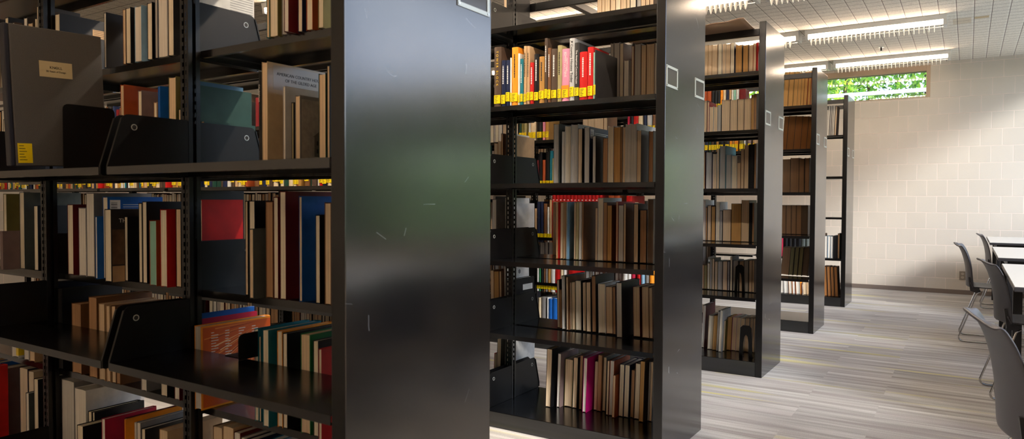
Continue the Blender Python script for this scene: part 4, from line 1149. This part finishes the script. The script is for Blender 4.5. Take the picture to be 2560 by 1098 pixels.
            m2 = MB(); m2.box(w/2-.02, R, -.0004, .03, .01, .05, YEL); m2.build('sticker', e)
# everything past the three hundred books that show largest: glimpsed through gaps, plus dark rows added to close off bright views
rr = random.Random(11)
def filler(x0, x1, y, z, hmax, spine, lab, cols, hmin=.17, gap=.05):
    x = x0
    while x < x1:
        w = rr.uniform(.014, .045); h = rr.uniform(hmin, hmax); d = rr.uniform(.14, .2)
        if rr.random() > gap and x+w < x1:
            M = Matrix.Translation((x+w/2, y+rr.uniform(0, .012), z+.0006))
            book_geom(rest, rest, w, h, d, rr.choice(cols), rr.choice(('tan','cream','white','brown')), spine, M)
            if lab and rr.random() < .42: sticker(rest, w, rr.choice((.018, .03, .012)), .04, M)
        x += w+.0015
mixed = ('black','charcoal','umber','brown','red','navy','white','tan','gold','darkgreen','rust','teal','cream')
dark = ('black','charcoal','umber','brown','navy','darkred')
for b_ in range(1, 7):
    xa, xb = upright_x(b_+1)+.03, upright_x(b_)-.03
    if b_ == 1: xb -= .04
    filler(xa, xb, YR[1]+.016, 1.22, .26, 1, True, mixed)
    filler(xa, xb, YR[1]+.016, 1.60, .26, 1, True, dark) if b_ > 1 else None
    for z in (.08, .474, .836, 1.22):
        if b_ > 1: filler(xa, xb, YR[1]+.31, z, .352, 0, False, dark, .335, .0)  # tall dark rows added to block bright views behind
    if b_ in (1, 2): filler(xa, xb, YR[1]+.016, .08, .27, 1, True, mixed)
for z, xa, xb in ((1.60, -2.72, -1.90), (1.98, -2.72, -1.90), (1.98, -1.84, -.99), (1.225, -2.72, -1.90)):
    filler(xa, xb, YR[0]+.30, z, .30, 0, False, ('black', 'charcoal', 'black', 'umber'), .24, 0)  # added black rows that keep the upper bays dark
for i in (2, 3):
    for b_ in (1, 2, 3):
        xa, xb = upright_x(b_+1)+.03, upright_x(b_)-.03
        for z in FAR[i][1:] + (BASEZ[i],):
            if i == 2 and b_ == 1 and z > 1.5: continue
            if z == BASEZ[i] and b_ == 1: continue
            filler(xa, xb, YR[i]+.31, z, .32, 0, False, dark, .24)  # added rows that stop brightness leaking through from behind
tag(rest.build('books'), 'other books glimpsed through the gaps and dark filler rows added deep in the shelves', 'books', 'other shelved books', 'stuff')

# portfolio and bookends on the front bookcase
e = thing('portfolio', 'large dark grey portfolio with name plate and yellow sticker, standing on front bookcase', 'portfolio', (-1.487, YR[0]-.018, 1.2285)); e.rotation_euler = (math.radians(2.2), 0, 0)
PF = plain('grey_buckram', (84,82,80), .6, noise=.12, nscale=400); PB = plain('navy_binding', (24,26,40), .5)
mb = MB(); mb.box(-.017, .017, .016, .302, .012, .465, PF); mb.build('case', e, bevel=.003)
mb = MB(); mb.box(-.016, .016, 0, .016, .012, .465, PB); mb.build('spine_binding', e, bevel=.004)
mb = MB(); mb.box(.017, .0176, .098, .20, .306, .358, plain('name_plate', (206,190,150), .4)); pl = mb.build('name_plate', e)
text('lettering', 'KNOLL', .012, on_side(.0179, .149, .338), INK, pl); text('lettering', '50 Years of Design', .008, on_side(.0179, .149, .325), INK, pl)
mb = MB(); mb.box(.017, .0176, .022, .064, .022, .085, YEL)
for q in range(6): mb.box(.0176, .0178, .026, .04+.004*(q % 3), .076-q*.009, .078-q*.009, INK)
mb.build('call_number_label', e)
def plate_bookend(loc, L, H, label, grp=None):
    e = thing('bookend', label, 'bookend', loc, 0, grp)
    mb = MB(); mb.prism(rounded([(0, 0), (L, 0), (L, H), (0, H)], [0, 0, .02, .02]), -.001, .001, 0, BRKT); mb.build('upright_plate', e)
    mb = MB(); mb.box(-.09, -.001, .02, L-.02, .0, .0012, BRKT); mb.build('base_tongue', e)
plate_bookend((-1.43, -.345, 1.2275), .17, .225, 'plain black steel bookend with rounded corners beside the grey portfolio')
plate_bookend((-.655, -.245, .6745), .11, .075, 'small black bookend standing before the streaked orange book')
def wire_bookend(x, y, z, w, H, label):
    e = thing('bookend', label, 'bookend', (x, y, z), 0, 'black arched bookends')
    mb = MB()
    outer = rounded([(-w/2, 0), (w/2, 0), (w/2*.82, H), (-w/2*.82, H)], [0, 0, .018, .018])
    s = w*.27; pts = [(-w/2, 0), (-w/2*.82, H-.016), (-w/2*.82+.016, H), (w/2*.82-.016, H), (w/2*.82, H-.016), (w/2, 0), (w/2-s, 0), (w/2-s*1.1, H*.45), (w*.12, H*.66), (0, H*.72), (-w*.12, H*.66), (-w/2+s*1.1, H*.45), (-w/2+s, 0)]
    mb.prism(pts, -.0015, .0015, 1, BRKT); mb.build('arched_plate', e)
    mb = MB(); mb.box(-w/2, -w/2+s, .0015, .03, 0, .0015, BRKT); mb.box(w/2-s, w/2, .0015, .03, 0, .0015, BRKT); mb.build('base_tongue', e)
wire_bookend(-.215, YR[2]+.262, .512, .07, .19, 'black steel bookend on second shelf of the third bookcase')
wire_bookend(-.128, YR[2]+.105, .098, .088, .215, 'black arched bookend on bottom shelf of the third bookcase')
plate_bookend((-.276, YR[4]+.06, 1.861), .10, .16, 'black bookend beside the magazines on the last bookcase')

# ------------------------------------------------------------------ ceiling lights
WHITE = plain('white_enamel', (236,234,228), .35)
TUBES = [emit('fluorescent_tube', (255,226,196), 44), emit('fluorescent_tube_bright', (255,236,214), 250), emit('fluorescent_tube_dimmed', (255,205,160), 24)]  # unseen aisle row boosted to light the second bookcase, front row dimmed
def fixture(x1, y0, length, label, TUBE):
    e = thing('ceiling_light', label, 'ceiling light', (x1, y0, ZC-.001), 0, 'fluorescent ceiling lights')
    mb = MB(); mb.prism([(0, 0), (.012, -.045), (.20, -.045), (.215, 0)], -length, 0, 0, WHITE); mb.build('housing', e, bevel=.002)
    mb = MB(); mb.tube([(-length+.03, .035, -.066), (-.03, .035, -.066)], .0135, TUBE, 10); mb.build('tube', e, smooth=True)
    for xx in (-length, -.03):
        mb = MB(); mb.prism([(.012, -.045), (.20, -.045), (.19, -.092), (.02, -.092)], xx, xx+.03, 0, WHITE); mb.box(xx+.012, xx+.018, .018, .02, -.075, -.06, INK); mb.build('end_cap', e)
    mb = MB(); n = int((length-.08)/.042)
    for k in range(n):
        x = -length+.045+k*.042; mb.prism([(.06, -.047), (.06, -.082), (.108, -.14), (.122, -.14), (.172, -.082), (.172, -.047)], x-.0028, x+.0028, 0, WHITE)
    mb.box(-length+.03, -.03, .055, .057, -.084, -.078, WHITE); mb.box(-length+.03, -.03, .173, .175, -.084, -.078, WHITE)
    mb.build('louver', e)
for j, y0 in enumerate((8.05, 6.22, 4.45, 2.62, .80, -1.05)):
    for k in range(4 if j < 5 else 2):
        fixture(.905-1.30*k, y0, 1.24, f'white fluorescent light with fin louver, {NUM[k]} along the {NUM[j]} ceiling row from back wall', TUBES[(0,0,0,0,1,2)[j]])

# ------------------------------------------------------------------ tables and chairs
TOPM = plain('pale_laminate', (206,204,198), .22, ior=1.5); EDGE = plain('charcoal_edge', (46,44,46), .4); LEGM = plain('black_table_leg', (22,22,25), .4)
def table(y0, y1, label):
    e = thing('table', label, 'table', (1.29, y0, 0), 0, 'reading tables by the window')
    L_ = y1-y0; W_ = .86
    mb = MB(); mb.box(0, W_, 0, L_, .712, .735, EDGE); mb.build('edge_band', e, bevel=.003)
    mb = MB(); mb.box(.003, W_-.003, .003, L_-.003, .7352, .7368, TOPM); mb.build('tabletop', e)
    for x in (.06, W_-.12):
        for y in (.08, L_-.13):
            mb = MB(); mb.box(x, x+.05, y, y+.05, 0, .66, LEGM); mb.build('leg', e, bevel=.003)
    mb = MB(); mb.box(.06, W_-.07, .08, .13, .66, .711, LEGM); mb.box(.06, W_-.07, L_-.13, L_-.08, .66, .711, LEGM)
    mb.box(.06, .11, .13, L_-.13, .66, .711, LEGM); mb.box(W_-.12, W_-.07, .13, L_-.13, .66, .711, LEGM); mb.build('apron', e)
table(7.04, 8.56, 'pale topped table farthest along, against the block wall')
table(4.72, 6.24, 'pale topped table in the middle of the row by the window')
table(2.60, 4.12, 'pale topped reading table second from the camera')
table(.32, 1.84, 'pale topped table closest to the camera, only its corner showing')
SHELLM = plain('grey_plastic_shell', (52,50,55), .42, bump=.15, bscale=900); UND = plain('black_plastic', (24,22,26), .45)
def chair(x, y, rz, label):
    e = thing('stacking_chair', label, 'chair', (x, y, 0), rz, 'grey shell chairs at the tables')
    mb = MB(); ns, nt = 18, 16; vs = []; fs = []
    prof = [(-.198,.445), (-.200,.50), (-.204,.58), (-.216,.66), (-.236,.73), (-.258,.775), (-.282,.797), (-.296,.80)]
    def P(s):
        q = s*(len(prof)-1); k = min(int(q), len(prof)-2); f = q-k
        return prof[k][0]*(1-f)+prof[k+1][0]*f, prof[k][1]*(1-f)+prof[k+1][1]*f
    for a in range(ns+1):
        s = a/ns; cx, cz = P(s)
        hw = .205+.02*math.sin(PI*min(1, s*1.1)) - (.03*((s-.82)/.18)**2 if s > .82 else 0)
        for b_ in range(nt+1):
            u = -1+2*b_/nt
            vs.append((cx+.05*u*u*(1-.5*s), hw*u, cz-(.018*u*u if s > .8 else 0)))
    for a in range(ns):
        for b_ in range(nt):
            if 13 <= a <= 14 and 6 <= b_ <= 9: continue                     # hand-hold slot
            q = a*(nt+1)+b_; fs.append((q, q+1, q+nt+2, q+nt+1))
    mb.add(vs, fs, SHELLM); o = mb.build('backrest', e, smooth=True)
    m_ = o.modifiers.new('thick', 'SOLIDIFY'); m_.thickness = .009; m_.offset = 0
    m_ = o.modifiers.new('soft', 'SUBSURF'); m_.levels = 1; m_.render_levels = 1
    mb = MB(); vs = []; fs = []; ns = 16
    prof2 = [(.235,.415), (.225,.438), (.18,.450), (.08,.446), (-.04,.438), (-.12,.44), (-.155,.455), (-.172,.49)]
    for a in range(ns+1):
        q = a/ns*(len(prof2)-1); k = min(int(q), len(prof2)-2); f = q-k
        cx = prof2[k][0]*(1-f)+prof2[k+1][0]*f; cz = prof2[k][1]*(1-f)+prof2[k+1][1]*f
        hw = .215-.012*(a/ns)
        for b_ in range(nt+1):
            u = -1+2*b_/nt; vs.append((cx, hw*u, cz+.012*u*u*(1 if a < ns-3 else 0)))
    for a in range(ns):
        for b_ in range(nt): q = a*(nt+1)+b_; fs.append((q, q+nt+1, q+nt+2, q+1))
    mb.add(vs, fs, SHELLM); o = mb.build('seat', e, smooth=True)
    m_ = o.modifiers.new('thick', 'SOLIDIFY'); m_.thickness = .009; m_.offset = 0
    m_ = o.modifiers.new('soft', 'SUBSURF'); m_.levels = 1; m_.render_levels = 1
    for s in (-1, 1):
        mb = MB(); yy = s*.175
        mb.prism(rounded([(-.10, .425), (-.13, .405), (-.172, .42), (-.186, .53), (-.174, .53), (-.158, .45), (-.11, .437)], .004), yy-.008, yy+.008, 1, UND); mb.build('back_bracket', e)
        pth = []
        def arc(p0, p1, p2, k=6): return [tuple(Vector(p0).lerp(Vector(p1), t/k).lerp(Vector(p1).lerp(Vector(p2), t/k), t/k)) for t in range(k+1)]
        y2 = s*.185
        pth = [(-.10, yy, .418), (-.125, yy, .40)] + arc((-.238, y2, .06), (-.262, y2, .0065), (-.20, y2, .0065)) + arc((.18, y2, .0065), (.245, y2, .0065), (.225, y2, .06)) + [(.12, yy, .40), (.10, yy, .42)]
        mb = MB(); mb.tube(pth, .0058, CHROME, 8); mb.build('sled_leg', e, smooth=True)
    mb = MB(); mb.tube([(.11, -.175, .418), (.11, .175, .418)], .0058, CHROME, 8); mb.tube([(-.11, -.175, .412), (-.11, .175, .412)], .0058, CHROME, 8); mb.build('cross_bar', e, smooth=True)
chair(1.475, 7.76, 0, 'grey shell chair pushed to the farthest table, by the wall')
chair(1.298, 5.50, 0, 'grey shell chair standing out from the middle table')
chair(1.445, 3.59, math.radians(7), 'grey shell chair with hand slot at the second table')
chair(1.388, 1.13, math.radians(8), 'grey shell chair closest to the camera, cut by the frame')

# ------------------------------------------------------------------ outdoors
mb = MB(); mb.box(-30, XR+.2, YB+.2, 45, -.4, -.3, plain('lawn', (96,120,62), .9, noise=.3, nscale=2)); mb.box(XR+.2, 60, -30, 45, -.4, -.3, MATS['lawn']); struct(mb, 'lawn_outside')
mb = MB(); mb.box(XR+.2, 7.3, -12, 30, -.3, -.26, plain('pale_bounce_ground', (206,202,192), .8, noise=.08, nscale=4)); struct(mb, 'bounce_ground_outside')  # unseen pale ground, added to bounce daylight up onto the ceiling
def foliage(name, label, cols, box, n, size, seed):
    e = thing(name, label, 'tree'); r = random.Random(seed)
    for ci, col in enumerate(cols):
        mb = MB(); mt = leaf_mat('leaf_%s_%d' % (name, seed*10+ci), col)
        for _ in range(n):
            p = Vector([r.uniform(box[2*k], box[2*k+1]) for k in range(3)])
            d1 = Vector((r.gauss(0,1), r.gauss(0,1), r.gauss(0,1))).normalized(); d2 = d1.cross(Vector((r.gauss(0,1), r.gauss(0,1), r.gauss(0,1)))).normalized()
            s = size*r.uniform(.6, 1.5)
            mb.add([p-d1*s, p+d2*s*.35, p+d1*s, p-d2*s*.35], [(0,1,2,3)], mt)
        mb.build('foliage', e)
    mb = MB(); bx = (box[0]+box[1])/2; by = (box[2]+box[3])/2
    for k in range(6): mb.tube([(bx-.8+k*.35, by, -.3), (bx-1.2+k*.5, by+.1, box[5]*.9)], .03, plain('bark', (70,54,44), .9), 6)
    mb.build('trunk', e)
foliage('leafy_tree', 'bright leafy tree outside the high window, left part', [(130,190,60), (205,225,90), (70,130,60)], (-3.2, -.55, 10.6, 12.2, 2.0, 4.4), 2600, .06, 1)
foliage('leafy_tree', 'deeper green tree outside the high window, end by the frame', [(90,165,70), (160,205,100), (50,110,60)], (-1.2, 2.4, 12.6, 14.0, 2.0, 4.8), 2600, .07, 2)
t = thing('outdoor_rail', 'white horizontal rail seen outside through the high window', 'rail', (-3.4, 10.3, -.3))
mb = MB(); mb.box(0, 6, -.02, .02, 3.03, 3.085, plain('white_paint', (240,238,232), .5)); mb.build('rail', t)
for x in (.1, 3, 5.9):
    mb = MB(); mb.box(x-.03, x+.03, -.019, .019, 0, 3.029, MATS['white_paint']); mb.build('post', t)
def leaf_mass(name, label, cols, n, x0, x1, y0, y1, top, size, seed):
    mb = MB(); r = random.Random(seed); mts = [leaf_mat('%s_leaf_%d' % (name, q), c, .75 if name == 'shrubs' else .45) for q, c in enumerate(cols)]
    for k in range(n):
        y = r.uniform(y0, y1)
        p = Vector((r.uniform(x0, x1), y, -.3+(top(y)+.3)*r.random()**.8)); d1 = Vector((r.gauss(0,1), r.gauss(0,1), r.gauss(0,1))).normalized(); d2 = d1.cross(Vector((0,0,1))).normalized(); q = size*r.uniform(.6, 1.5)
        mb.add([p-d1*q, p+d2*q*.5, p+d1*q, p-d2*q*.5], [(0,1,2,3)], mts[k % len(mts)])
    tag(mb.build(name), label, name, None, 'stuff')
leaf_mass('hedge', 'clipped green hedge outside the long window, mirrored in the end panels', [(104,124,100), (140,156,130)], 3000, 7.6, 8.4, -2, 8.6, lambda y: 2.0, .2, 5)
leaf_mass('shrubs', 'near-white shrubs outside beyond the hedge, mirrored in the second end panel', [(236,246,224), (214,232,190)], 4000, 8.8, 9.8, 9.6, 34, lambda y: 2.0+(y-9)*.07, .28, 6)  # added leaf mass, brightness put into its near-white colour for the panel reflection
leaf_mass('trees', 'dark green trees outside behind the pale shrubs', [(98,112,64), (122,134,80)], 5200, 11, 13, 9.6, 44, lambda y: 3.5+(y-9)*.16, .4, 7)

# ------------------------------------------------------------------ light, sky, camera
wd = bpy.data.worlds.new('sky'); SC.world = wd; wd.use_nodes = True
N, L = wd.node_tree.nodes, wd.node_tree.links; bg = N['Background']
tc = N.new('ShaderNodeTexCoord'); sx = N.new('ShaderNodeSeparateXYZ'); L.new(tc.outputs['Generated'], sx.inputs[0])
rp = N.new('ShaderNodeValToRGB'); L.new(sx.outputs[2], rp.inputs[0]); el = rp.color_ramp.elements
el[0].position = 0; el[0].color = lin((150,170,160)); el[1].position = .5; el[1].color = lin((150,190,240))
k = el.new(.06); k.color = lin((222,234,250)); k = el.new(.2); k.color = lin((180,208,250))
nz = N.new('ShaderNodeTexNoise'); nz.inputs['Scale'].default_value = 3.5; nz.inputs['Detail'].default_value = 4; L.new(tc.outputs['Generated'], nz.inputs['Vector'])
mr = N.new('ShaderNodeMapRange'); mr.inputs[1].default_value = .42; mr.inputs[2].default_value = .62; L.new(nz.outputs['Fac'], mr.inputs[0])
mul = N.new('ShaderNodeMix'); mul.data_type = 'RGBA'; L.new(mathn(N, L, 'MULTIPLY', mr.outputs[0], .7), mul.inputs[0]); L.new(rp.outputs[0], mul.inputs[6]); mul.inputs[7].default_value = (1,1,1,1)
L.new(mul.outputs[2], bg.inputs['Color']); bg.inputs['Strength'].default_value = 2.9
ld = bpy.data.lights.new('sun', 'SUN'); ld.energy = 3.6; ld.angle = math.radians(14); ld.color = (1, .97, .92)
so = bpy.data.objects.new('sun', ld); C.objects.link(so)
dv = Vector((-.83, .44, -.50)); so.rotation_euler = dv.to_track_quat('-Z', 'Y').to_euler()
cam = bpy.data.cameras.new('camera'); co = bpy.data.objects.new('camera', cam); C.objects.link(co); SC.camera = co
cam.sensor_width = 36; cam.sensor_fit = 'HORIZONTAL'; cam.lens = 24.9286
co.matrix_world = Matrix(((0.841400, -0.017684, 0.540124, 1.095725), (0.540398, 0.020051, -0.841171, -1.522844), (0.004046, 0.999643, 0.026427, 1.135987), (0.000000, 0.000000, 0.000000, 1.000000)))
cam.clip_start = .05; cam.clip_end = 200
cam.dof.use_dof = True; cam.dof.focus_distance = 4.2; cam.dof.aperture_fstop = 5.0
vs_ = SC.view_settings; vs_.view_transform = 'Standard'; vs_.look = 'None'; vs_.gamma = 1; vs_.exposure = 0.4; vs_.use_curve_mapping = False
cy = SC.cycles; cy.use_denoising = True; cy.max_bounces = 6; cy.diffuse_bounces = 4; cy.use_adaptive_sampling = True; cy.adaptive_threshold = .02; cy.glossy_bounces = 4; cy.transparent_max_bounces = 8; cy.sample_clamp_indirect = 6; cy.caustics_reflective = False; cy.caustics_refractive = False
